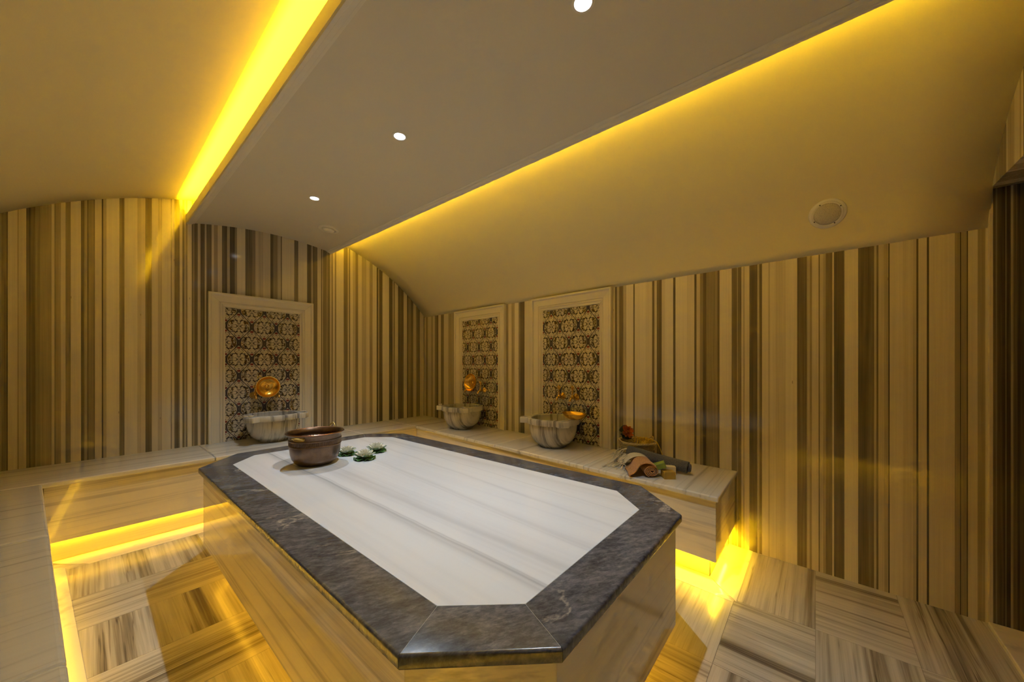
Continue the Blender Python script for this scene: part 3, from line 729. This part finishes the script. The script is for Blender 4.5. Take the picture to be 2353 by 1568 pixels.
def tap(x,y,z,rz,label):
    """ornate brass bib tap: fluted wall rose, body, spout with ball, stem with leaf handle"""
    r=empty('brass_tap',(x,y,z),rz); tag(r,label,'tap','ornate brass taps')
    Rx=Matrix.Rotation(radians(-90),3,'X')   # z -> +y (out of the wall)
    bm=bmesh.new(); lathe(bm,[(0,0),(.030,0),(.031,.003),(.027,.006),(.018,.017),(.010,.026),(0,.026)],64,(0,.0,0),Rx,fn=lambda r_,zz,a,k:(r_*(1+.07*abs(cos(8*a)) if .012<r_<.0305 else r_),zz) if False else (r_*(1+.09*cos(16*a)) if r_>.012 else r_,zz)); link('wall_rose',fixn(bm),M_BRASS,r,True,ang=25)
    bm=bmesh.new(); tube(bm,[(0,.02,0),(0,.035,.0),(0,.06,.0),(0,.078,-.003),(0,.092,-.012),(0,.098,-.03)],[.008,.009,.011,.010,.008,.0075],14)
    lathe(bm,[(0,-.034),(.010,-.032),(.0115,-.027),(.009,-.022),(0,-.02)],18,(0,.098,0)); lathe(bm,[(0,-.016),(.008,-.014),(.0145,-.004),(.0145,.004),(.008,.014),(0,.016)],20,(0,.062,0)); link('body',fixn(bm),M_BRASS,r,True,ang=50)
    bm=bmesh.new(); lathe(bm,[(0,.010),(.011,.012),(.0085,.018),(.006,.026),(.0085,.034),(.0075,.040),(.0045,.056),(.0055,.060),(.004,.066),(0,.068)],18,(0,.062,0)); st=link('stem',fixn(bm),M_BRASS,r,True,ang=50)
    bm=bmesh.new()
    for k in range(6):
        a=k*pi/3; c=Vector((.013*cos(a),.062+.005*sin(a),.082+.012*sin(a)))
        lathe(bm,[(0,-.008),(.006,-.004),(.0075,.002),(.004,.008),(0,.010)],10,c)
    lathe(bm,[(0,-.010),(.008,-.006),(.009,.003),(.005,.012),(0,.026)],12,(0,.062,.086)); link('leaf_handle',fixn(bm),M_BRASS,st,True,ang=60)
    return r
tz=HB+.405
tap(1.010,YA-.008,tz,pi,'brass tap on the left niche, the left one of its pair, above the back basin')
tap(1.195,YA-.008,tz,pi,'brass tap on the left niche, the right one of its pair, above the back basin')
for yy_,lab in ((3.07,'brass tap above the corner basin, the left one of its pair'),(2.84,'brass tap above the corner basin, the right one of its pair')):
    p=onB(yy_,.008); tap(p[0],p[1],tz,NR,lab)
for yy_,lab in ((1.77,'brass tap above the basin with the bowl on its rim, left one of its pair'),(1.625,'brass tap above the basin with the bowl on its rim, right one of its pair')):
    p=onB(yy_,.008); tap(p[0],p[1],tz,NR,lab)

def bowl(label, p, M, emboss):
    r=empty('washing_bowl',p); r.rotation_euler=M.to_euler(); tag(r,label,'bowl','gold washing bowls')
    prof=[(0,0),(.055,0),(.060,.002),(.078,.012),(.090,.026),(.096,.040),(.101,.042),(.101,.044),(.094,.0435),(.087,.029),(.075,.016),(.058,.005),(.052,.0035),(.050,.0055),(.047,.0035),(.018,.0035),(.016,.007),(.012,.0125),(.005,.016),(0,.0165)]
    bm=bmesh.new(); lathe(bm,prof,72); b_=link('bowl_body',fixn(bm),M_BOWL,r,True,ang=45)
    bm=bmesh.new()
    for k in range(8):
        a=k*pi/4; ca,sa=cos(a),sin(a)
        pts=[Vector((ca*(.018+.026*t)-sa*.008*sin(pi*t)*s, sa*(.018+.026*t)+ca*.008*sin(pi*t)*s, .0042)) for s in (1,) for t in [i/8 for i in range(9)]]
        pts+= [Vector((ca*(.018+.026*t)+sa*.008*sin(pi*t), sa*(.018+.026*t)-ca*.008*sin(pi*t), .0042)) for t in [i/8 for i in range(7,0,-1)]]
        tube(bm,pts,.0012,6,closed=True)
    link('engraved_flower',fixn(bm),M_BOWL,r,True)
    return r
# hung on the taps: opening faces the room
def hang(x,y,z,rz,tilt):
    # bowl axis +z should point out of the wall (local +y of niche) and slightly up
    return Matrix.Rotation(rz,3,'Z') @ Matrix.Rotation(radians(-90+tilt),3,'X')
bowl('gold bowl with engraved flower leaning on the taps of the left niche',(1.10,YA-.078,.985),hang(0,0,0,pi,-4),True)
p=onB(2.955,.082); bowl('gold bowl leaning on the taps above the corner basin',(p[0],p[1],.985),hang(0,0,0,NR,8),True)
# px (1327,952) resting on the rim's right side
p=Vector((2.62,1.535)); bowl('shallow gold bowl resting on the rim of the basin near the basket',(2.60,1.525,HB+.248),Matrix.Rotation(radians(4),3,'X'),True)
# ------------------------------------------------------------ copper pot on the slab
def pot(x,y,z,rz):
    r=empty('copper_pot',(x,y,z),rz); tag(r,'large aged copper pot with brass handles standing on the white slab','pot')
    R=.158
    prof=[(0,0),(.085,0),(.098,.003),(.118,.014),(.134,.034),(.143,.060),(.147,.090),(.148,.101),(.1515,.104),(.1515,.108),(.149,.111),(.149,.112),(.1495,.1285),(.1495,.129),(.153,.132),(.153,.137),(.150,.140),(.151,.157),(.154,.163),(.160,.167),(.166,.1685),(.1668,.171),(.164,.1725),(.158,.171),(.152,.164),(.147,.154),(.1465,.140),(.149,.135),(.1455,.129),(.1455,.112),(.148,.106),(.1445,.10),(.143,.085),(.138,.055),(.128,.03),(.112,.012),(.08,.006),(0,.006)]
    def fn(r_,z_,a,k):
        if .1118<z_<.1292: return (r_+.0016*(1 if cos(110*a)>0 else -1)*(1 if k<20 else -1),z_)
        return r_,z_
    bm=bmesh.new(); lathe(bm,prof,440,fn=fn); link('body',fixn(bm),M_COPPER,r,True,ang=35)
    bm=bmesh.new(); pts=[(.1655*cos(2*pi*i/72),.1655*sin(2*pi*i/72),.1702) for i in range(72)]; tube(bm,pts,.0036,8,closed=True); link('rim',fixn(bm),M_COPRIM,r,True)
    for s,lift in ((0,1),(pi,-1)):
        h=None
        M=Matrix.Rotation(s,3,'Z')
        bm=bmesh.new()
        # riveted plate following the wall
        N=12
        for i in range(N):
            a0_=(i/N-.5)*.52; a1_=((i+1)/N-.5)*.52
            hw=lambda a:.0035+.0055*sqrt(max(0,1-(abs(a)/.262)**4))
            for (aa,bb) in ((a0_,a1_),):
                v=[]
                for rr in (.1515,.1545):
                    for (ang_,sg) in ((aa,-1),(bb,-1),(bb,1),(aa,1)): v.append(bm.verts.new(M@Vector((rr*cos(ang_),rr*sin(ang_),.150+sg*hw(ang_)))))
                for f in ((0,1,2,3),(7,6,5,4),(0,4,5,1),(3,2,6,7)): bm.faces.new([v[q] for q in f])
        for a_ in (-.21,.21): lathe(bm,[(0,.0045),(.003,.004),(.005,0),(.005,-.004),(0,-.004)],14,M@Vector((.1545*cos(a_),.1545*sin(a_),.150)),M@Matrix.Rotation(radians(90),3,'Y')@Matrix.Rotation(0,3,'Z'))
        pl=link('handle_plate',fixn(bm),M_BRASSO,r,True,ang=35)
        bm=bmesh.new(); pts=[]
        up=lift>0
        for i in range(15):
            t=i/14; a_=(-.14+.28*t)
            b_=sin(pi*t)**.6
            if up: p=Vector((.157+.020*b_,.158*a_*1.25,.151+.042*b_))
            else: p=Vector((.157+.030*b_,.158*a_*1.45,.152+.010*b_))
            pts.append(M@p)
        tube(bm,pts,[.0036+.0012*sin(pi*i/14) for i in range(15)],10); link('handle_ring',fixn(bm),M_BRASSO,pl,True)
    return r
pt0=pot(.905,2.345,HS+.0005,radians(32)); pt0.scale=(.95,.95,1.14)

# ------------------------------------------------------------ water lilies
def leafmat(name,c1,c2):
    m,nt,b=newmat(name); co=objco(nt); n=noise(nt,co,30,4,.6); nt.links.new(mixc(nt,n.step(.3,.7),c1,c2),b.inputs['Base Color']); b.inputs['Roughness'].default_value=.4; return m
M_LEAF=leafmat('lily_leaf',(.03,.10,.015),(.09,.22,.04)); M_SEPAL=leafmat('sepal_green',(.10,.17,.06),(.24,.32,.14))
M_PETAL=plain('petal_cream',(.86,.82,.66),.5,var=.05); M_PETALO=leafmat('petal_orange',(.50,.10,.01),(.78,.24,.03)); M_SEPO=leafmat('petal_brown',(.30,.12,.06),(.45,.20,.10))
M_LEAFD=leafmat('dark_leaf',(.006,.02,.010),(.015,.035,.018)); M_STAM=plain('stamen_yellow',(.85,.50,.03),.6)
def petal(bm,a,tilt,L,W,base,z0,curl=.35,n=7):
    """pointed spoon-shaped petal with thickness"""
    M=Matrix.Rotation(a,3,'Z'); rows=[]
    for i in range(n+1):
        t=i/n; w_=W*(sin(pi*min(1,t*.86+.10))**.8)*(1-.0*t); 
        if i==n: w_=W*.04
        th=tilt+curl*t; x=base+L*t*cos(tilt+curl*t*.5); z=z0+L*t*sin(tilt+curl*t*.5)
        row=[]
        for j in range(5):
            u=(j-2)/2; cup=abs(u)**2*w_*.45
            row.append(Vector((x-cup*sin(th),u*w_,z+cup*cos(th))))
        rows.append(row)
    top=[[bm.verts.new(M@p) for p in r_] for r_ in rows]; bot=[[bm.verts.new(M@(p-Vector((0,0,.0012)))) for p in r_] for r_ in rows]
    for i in range(n):
        for j in range(4):
            bm.faces.new((top[i][j],top[i+1][j],top[i+1][j+1],top[i][j+1])); bm.faces.new((bot[i][j],bot[i][j+1],bot[i+1][j+1],bot[i+1][j]))
        bm.faces.new((top[i][0],bot[i][0],bot[i+1][0],top[i+1][0])); bm.faces.new((top[i][4],top[i+1][4],bot[i+1][4],bot[i][4]))
    for j in range(4):
        bm.faces.new((top[0][j],top[0][j+1],bot[0][j+1],bot[0][j])); bm.faces.new((top[n][j],bot[n][j],bot[n][j+1],top[n][j+1]))
def lily(name,p,rot,label,group=None,R=.078,pm=None,sm=None,lm=None,leaf=True,s=1.0,centre=True,seed=1):
    rnd=random.Random(seed); r=empty(name,p); r.rotation_euler=rot; r.scale=(s,s,s)
    tag(r,label,'flower',group)
    if leaf:
        bm=bmesh.new(); n=96; rings=[]
        for k,f in enumerate((0,.35,.65,.85,1.0)):
            ring=[]
            for i in range(n):
                a=2*pi*i/n; notch=1-.42*math.exp(-((a-pi)/.12)**2)*f
                rr=R*f*notch*(1+.03*sin(5*a)*f); z=.004+.0105*f*f*(.45+.55*sin(9*a+.8*sin(2*a)))
                ring.append(bm.verts.new((rr*cos(a),rr*sin(a),max(.0015,z))) if f>0 else None)
            rings.append(ring)
        cc=bm.verts.new((0,0,.004))
        for i in range(n): bm.faces.new((cc,rings[1][i],rings[1][(i+1)%n]))
        for A,B in zip(rings[1:],rings[2:]):
            for i in range(n): bm.faces.new((A[i],B[i],B[(i+1)%n],A[(i+1)%n]))
        o=link('lily_pad',bm,lm or M_LEAF,r,True,ang=80); sd=o.modifiers.new('solid','SOLIDIFY'); sd.thickness=.0018; sd.offset=0
    z0=.010
    for k in range(4):
        bm=bmesh.new(); petal(bm,k*pi/2+.35,radians(10),.068,.021,.006,z0,.5); link('sepal',fixn(bm),sm or M_SEPAL,r,True,ang=70)
    for ringn,(cnt,tl,L,W) in enumerate(((8,22,.066,.0155),(8,38,.062,.0145),(7,54,.054,.0125),(5,70,.044,.010))):
        for k in range(cnt):
            bm=bmesh.new(); petal(bm,2*pi*(k+.5*(ringn%2))/cnt+rnd.uniform(-.08,.08),radians(tl+rnd.uniform(-4,4)),L,W,.005,z0+.002*ringn,.25)
            link('petal',fixn(bm),pm or M_PETAL,r,True,ang=70)
    if centre:
        bm=bmesh.new()
        for k in range(22):
            a=k*2.4; q=.0018*sqrt(k)*1.4; tube(bm,[(q*.5*cos(a),q*.5*sin(a),z0+.005),(q*cos(a),q*sin(a),z0+.026),(q*1.25*cos(a),q*1.25*sin(a),z0+.031)],[.0009,.001,.0018],6)
        link('stamens',fixn(bm),M_STAM,r,True)
    return r
G='artificial cream water lilies on the slab'
lily('water_lily',(1.145,2.20,HS+.0005),(0,0,.9),'cream water lily on a green pad, the one in front of the other two',G,R=.066,seed=1,s=1.0)
lily('water_lily',(1.295,2.325,HS+.0005),(0,0,2.2),'cream water lily on a green pad, the rightmost of the three beside the pot',G,R=.066,seed=2,s=1.0)
lily('water_lily',(1.125,2.40,HS+.0005),(0,0,4.4),'cream water lily half hidden behind the copper pot',G,R=.066,seed=3,s=.92)

# ------------------------------------------------------------ wicker basket and its contents
HBt=HB+.0004
M_WICK=plain('wicker',(.42,.31,.14),.7,var=.3,vs=60); M_WICK2=plain('wicker_rim',(.48,.37,.19),.7,var=.25,vs=60)
def basket(x,y):
    r=empty('wicker_basket',(x,y,HBt)); tag(r,'round woven wicker basket standing on the right bench against the wall','basket')
    def rad(z): return .098+.030*(z/.12)
    bm=bmesh.new(); K=44
    for j in range(15):
        z=.006+j*.0079; pts=[]
        for i in range(K*3):
            a=2*pi*i/(K*3); pts.append(((rad(z)+.0026*cos(K/2*a+pi*j))*cos(a),(rad(z)+.0026*cos(K/2*a+pi*j))*sin(a),z+.0008*sin(3*a+j)))
        tube(bm,pts,.0042,6,closed=True)
    link('weave',fixn(bm),M_WICK,r,True)
    bm=bmesh.new()
    for i in range(K//2):
        a=2*pi*i/(K/2)+.07; tube(bm,[(rad(z)*cos(a),rad(z)*sin(a),z) for z in (.002,.04,.08,.122)],.003,6)
    link('stakes',fixn(bm),M_WICK,r,True)
    bm=bmesh.new(); prism(bm,[(.097*cos(2*pi*i/32),.097*sin(2*pi*i/32)) for i in range(32)],.0005,.006); link('base',bm,M_WICK,r)
    bm=bmesh.new()
    for ph in (0,2.1,4.2):
        pts=[]
        for i in range(180):
            a=2*pi*i/180; q=14*a+ph; pts.append(((.129+.005*cos(q))*cos(a),(.129+.005*cos(q))*sin(a),.125+.005*sin(q)))
        tube(bm,pts,.0048,6,closed=True)
    link('braided_rim',fixn(bm),M_WICK2,r,True)
    for a in (2.55,-.5):
        bm=bmesh.new(); pts=[(.134*cos(a+t)+ .016*sin((t+.16)/.32*pi)*cos(a),.134*sin(a+t)+.016*sin((t+.16)/.32*pi)*sin(a),.126+.022*sin((t+.16)/.32*pi)) for t in [-.16+.04*i for i in range(9)]]
        tube(bm,pts,.0042,8); link('handle',fixn(bm),M_WICK2,r,True)
    return r
BKX,BKY=2.640,1.015
basket(BKX,BKY)
lily('orange_water_lily',(2.612,1.088,HB+.183),Vector((-.34,-.52,.34)).to_track_quat('Z','Y').to_euler(),'orange artificial water lily with a dark pad, lying on top of the wicker basket',pm=M_PETALO,sm=M_SEPO,lm=M_LEAFD,s=.82,R=.068,seed=5)
lily('orange_water_lily',(2.600,.745,HBt),(0,0,1.0),'orange artificial water lily lying on the bench behind the grey towel',pm=M_PETALO,sm=M_PETALO,lm=M_LEAFD,s=.8,leaf=False,seed=6)
lily('orange_water_lily',(2.420,1.045,HBt),(0,0,2.0),'dark orange flower peeping out under the cream fringe beside the peach towel',pm=M_PETALO,sm=M_SEPO,leaf=False,s=.5,seed=8)
# yellow corded bath glove tumbling out of the basket
M_YEL=plain('yellow_cord',(.62,.42,.04),.7,var=.2,vs=70)
rnd=random.Random(21); r=empty('bath_scrubber',(BKX+.015,BKY-.055,HB+.118)); tag(r,'yellow corded bath scrubber stuffed into the right side of the wicker basket','scrubber')
bm=bmesh.new()
for k in range(18):
    a=rnd.uniform(0,2*pi); pts=[]
    x0_=rnd.uniform(-.055,.0); y0_=rnd.uniform(-.045,.035)
    dx,dy=rnd.uniform(-.03,.02),rnd.uniform(-.05,.05)
    for i in range(9):
        t=i/8; pts.append((x0_+dx*t, y0_+dy*t+.006*sin(6*t+k), -.02+.062*sin(pi*(t*.8+.1))))
    tube(bm,pts,.0026,6)
link('cords',fixn(bm),M_YEL,r,True)
bm=bmesh.new(); lathe(bm,[(0,-.03),(.03,-.02),(.042,.0),(.03,.016),(0,.022)],24,(-.012,-.008,0),fn=lambda q,z,a,k:(q*(1+.15*sin(3*a+z*60)),z)); link('pad',fixn(bm),M_YEL,r,True)
bm=bmesh.new()
for s_ in (0,.006): tube(bm,[(.0,-.04-s_,.030),(-.01,-.085-s_,.020),(-.02,-.115,-.02),(-.03,-.135-s_,-.07),(-.035,-.15-s_,-.115)],.0018,6)
link('hanging_string',fixn(bm),M_YEL,r,True)

# ------------------------------------------------------------ rolled towels
def cloth(name,c1,c2,sc=(420,420,420),bmp=.6,kind='noise'):
    m,nt,b=newmat(name); co=objco(nt); n=noise(nt,scaled(nt,co,(1,1,1)),sc[0],2,.6)
    nt.links.new(mixc(nt,n.step(.35,.65),c1,c2),b.inputs['Base Color']); b.inputs['Roughness'].default_value=.95; b.inputs['Specular IOR Level'].default_value=.1
    b.inputs['Sheen Weight'].default_value=.3
    bump(nt,b,n,bmp,.003); return m
M_GREY=cloth('grey_towel',(.045,.047,.055),(.13,.13,.14),(330,330,330)); M_PEACH=cloth('peach_knit',(.34,.15,.045),(.68,.36,.14),(230,230,230),.9); M_CREAM=cloth('cream_cloth',(.50,.44,.33),(.70,.63,.50),(300,300,300),.3)
def spiral_roll(bm,p0,p1,r0,turns,th,flat=1.0,n=34,rows=26,wob=.0,ph=0,step=.0):
    """rolled cloth: thick spiral section swept from p0 to p1"""
    p0,p1=Vector(p0),Vector(p1); ax=(p1-p0).normalized(); s=ax.cross(Vector((0,0,1))).normalized(); u=s.cross(ax).normalized()
    m=int(turns*n); rin=th*1.05
    def sec(t,off):
        f=t/m; R=rin+(r0-rin)*f+off; a=ph+2*pi*turns*f; return R*cos(a),R*sin(a)*flat
    G_=[]
    for j in range(rows+1):
        f=j/rows; c=p0+(p1-p0)*f+s*wob*sin(f*5)+u*wob*.5*sin(f*7); row=[]
        for t in range(m+1):
            x,y=sec(t,0); row.append(c+s*x+u*y+ax*(step*sin(t*.21) if j in (0,rows) else 0))
        for t in range(m,-1,-1):
            x,y=sec(t,-th*.8); row.append(c+s*x+u*y+ax*(step*sin(t*.21) if j in (0,rows) else 0))
        G_.append([bm.verts.new(v) for v in row])
    L=len(G_[0])
    for A,B in zip(G_,G_[1:]):
        for k in range(L): bm.faces.new((A[k],A[(k+1)%L],B[(k+1)%L],B[k]))
    for R_ in (G_[0],G_[-1]):
        for t in range(m): bm.faces.new((R_[t],R_[t+1],R_[L-2-t],R_[L-1-t]))
    return bm
# grey towel: leans on the peach towel, right end on the bench
gt=empty('rolled_towel',(2.45,.80,HB)); tag(gt,'dark grey rolled towel lying slantwise over the peach towel in front of the basket','towel','rolled towels on the right bench')
bm=bmesh.new(); P0=Vector((2.450,1.005,.587))-gt.location; P1=Vector((2.44,.612,.5435))-gt.location
spiral_roll(bm,P0,P1,.0425,4.3,.0072,.95,ph=2.0,step=.002,wob=.002); o=link('towel_roll',fixn(bm),M_GREY,gt,True,ang=60)
bm=bmesh.new(); spiral_roll(bm,P1-Vector((0,.001,0)),P1+Vector((.004,-.016,-.001)),.030,3.2,.0066,.9,rows=3,ph=1.2,step=.003); link('inner_fold',fixn(bm),M_GREY,gt,True,ang=60)
# peach towel: spiral roll in front plus a folded-over flap
pt_=empty('rolled_towel',(2.27,.83,HB)); tag(pt_,'peach knitted towel rolled up with a loose flap over the bench edge','towel','rolled towels on the right bench')
bm=bmesh.new(); P0=Vector((2.235,.765,.5395))-pt_.location; P1=Vector((2.405,.875,.5395))-pt_.location
spiral_roll(bm,P0,P1,.046,3.6,.0085,.82,ph=.6,step=.003); link('towel_roll',fixn(bm),M_PEACH,pt_,True,ang=60)
def sheet(name,mat,parent,prof,p0,p1,th,rows=14,taper=None,wave=.003):
    """thick sheet: profile (side, up) swept from p0 to p1"""
    p0,p1=Vector(p0),Vector(p1); ax=(p1-p0).normalized(); s=Vector((0,0,1)).cross(ax).normalized(); u=Vector((0,0,1))
    bm=bmesh.new(); G_=[]
    m=len(prof)
    nrm=[]
    for i in range(m):
        a=Vector(prof[max(0,i-1)]); b_=Vector(prof[min(m-1,i+1)]); t=(b_-a).normalized(); nrm.append(Vector((-t.y,t.x)))
    for j in range(rows+1):
        f=j/rows; k=taper(f) if taper else (1,1); c=p0+(p1-p0)*f
        o_=[c+s*(q[0]*k[0]+wave*sin(f*9+i))+u*(q[1]*k[1]) for i,q in enumerate(prof)]
        i_=[c+s*((q[0]+nrm[i].x*th)*k[0]+wave*sin(f*9+i))+u*((q[1]+nrm[i].y*th)*k[1]) for i,q in enumerate(prof)]
        G_.append([bm.verts.new(v) for v in o_+list(reversed(i_))])
    L=2*m
    for A,B in zip(G_,G_[1:]):
        for k in range(L): bm.faces.new((A[k],A[(k+1)%L],B[(k+1)%L],B[k]))
    for R_ in (G_[0],G_[-1]):
        for i in range(m-1): bm.faces.new((R_[i],R_[i+1],R_[L-2-i],R_[L-1-i]))
    o=link(name,fixn(bm),mat,parent,True,ang=60); ss=o.modifiers.new('sub','SUBSURF'); ss.levels=ss.render_levels=1
    return o
# flap: from the bench at the left, up over the roll, down on its right side
prof=[(.118,.001),(.110,.012),(.096,.016),(.082,.028),(.072,.050),(.060,.070),(.040,.083),(.012,.088),(-.015,.086),(-.036,.074),(-.050,.055)]
sheet('folded_flap',M_PEACH,pt_,prof,Vector((2.215,.775,HB+.009))-pt_.location,Vector((2.385,.885,HB+.009))-pt_.location,.008,taper=lambda f:(1-.06*f,1-.03*f))
# cream fringed cloth between the towels
cc=empty('fringed_cloth',(2.40,.97,HB)); tag(cc,'cream cotton cloth with knotted tassels, draped over the peach towel under the grey one','cloth')
prof=[(.105,.040),(.095,.052),(.075,.072),(.050,.0885),(.015,.0975),(-.02,.0955),(-.045,.082),(-.062,.060)]
sheet('cloth_sheet',M_CREAM,cc,prof,Vector((2.345,.872,HB+.001))-cc.location,Vector((2.44,.935,HB+.001))-cc.location,.003,taper=lambda f:(1,1))
sheet('cloth_back_fold',M_CREAM,cc,[(.07,.018),(.055,.035),(.035,.062),(.01,.082),(-.012,.07)],Vector((2.395,.96,HB+.001))-cc.location,Vector((2.455,1.02,HB+.001))-cc.location,.012,taper=lambda f:(1,.9))
rnd=random.Random(5)
def tassel(pts,knot):
    bm=bmesh.new(); L=[Vector(p)-cc.location for p in pts]
    tube(bm,L,.0022,7)
    k=L[knot]; lathe(bm,[(0,-.006),(.0052,-.003),(.0058,.001),(.004,.005),(0,.007)],12,k)
    e=L[-1]; d=(L[-1]-L[-2]).normalized()
    for i in range(9):
        a=i*2*pi/9; tube(bm,[e-d*.004,e+d*.007+Vector((.004*cos(a),.004*sin(a),.001)),e+d*.016+Vector((.006*cos(a),.006*sin(a),.0))],[.0018,.0018,.0010],5)
    link('tassel',fixn(bm),M_CREAM,cc,True,ang=70)
fl0=HB+.009
tassel([(2.305,.955,HB+.050),(2.292,.966,HB+.044),(2.284,.972,HB+.030),(2.280,.975,HB+.020)],1)
tassel([(2.33,.965,HB+.052),(2.285,.985,HB+.045),(2.272,.945,HB+.036),(2.266,.950,HB+.024),(2.262,.952,HB+.012)],1)
for k in range(9):
    x=2.335+rnd.uniform(0,.09); y=1.01+rnd.uniform(-.02,.06); z=HB+.07+rnd.uniform(-.02,.012)
    ex,ey=x-.04-rnd.uniform(0,.07),y+rnd.uniform(.0,.06)
    tassel([(x+.035,y-.03,z),(x+.012,y-.006,z-.004),(x-.006,y+.004,z-.024),((x+ex)/2,(y+ey)/2,HB+.024),(ex+.006,ey,fl0+.004),(ex-.012,ey+.004,fl0)],2)
for k in range(7):
    x=2.44+rnd.uniform(-.02,.03); y=1.045+rnd.uniform(-.01,.03)
    tassel([(x+.02,y-.02,HB+.10),(x,y,HB+.092),(x-.02,y+.008,HB+.07),(x-.03-rnd.uniform(0,.02),y+.02,HB+.04),(x-.04-rnd.uniform(0,.03),y+.03,HB+.018)],2)

# ------------------------------------------------------------ soaps
def soap(name,p,s,rz,ry,rx,col,label,seed,wavy=False):
    rnd=random.Random(seed); r=bmesh.new(); n=6
    bmesh.ops.create_cube(r,size=1); bmesh.ops.subdivide_edges(r,edges=r.edges[:],cuts=5,use_grid_fill=True)
    for v in r.verts:
        k=Vector((v.co.x*s[0],v.co.y*s[1],v.co.z*s[2]))
        if wavy and v.co.z>.49: k.z+=.0016*sin(v.co.x*17)*cos(v.co.y*9)
        v.co=k+Vector([rnd.uniform(-.0004,.0004) for _ in range(3)])
    m=plain(name+'_stuff',col,.5,var=.1,vs=40); o=link(name,r,m,None,True,bevel=.0022,seg=2,ang=50)
    o.location=p; o.rotation_euler=(radians(rx),radians(ry),radians(rz)); tag(o,label,'soap','soap bars on the right bench'); return o
soap('soap_bar',(2.302,.690,HB+.0225),(.062,.068,.044),38,0,0,(.44,.27,.035),'mustard yellow soap bar at the front of the three',1,True)
soap('soap_bar',(2.382,.705,HB+.0275),(.045,.066,.054),30,0,0,(.74,.60,.33),'pale cream soap bar standing behind the green and mustard ones',2)
soap('soap_bar',(2.292,.742,HB+.068),(.050,.078,.034),22,-4,-20,(.20,.27,.035),'green soap bar propped on the mustard soap and the peach towel',3)
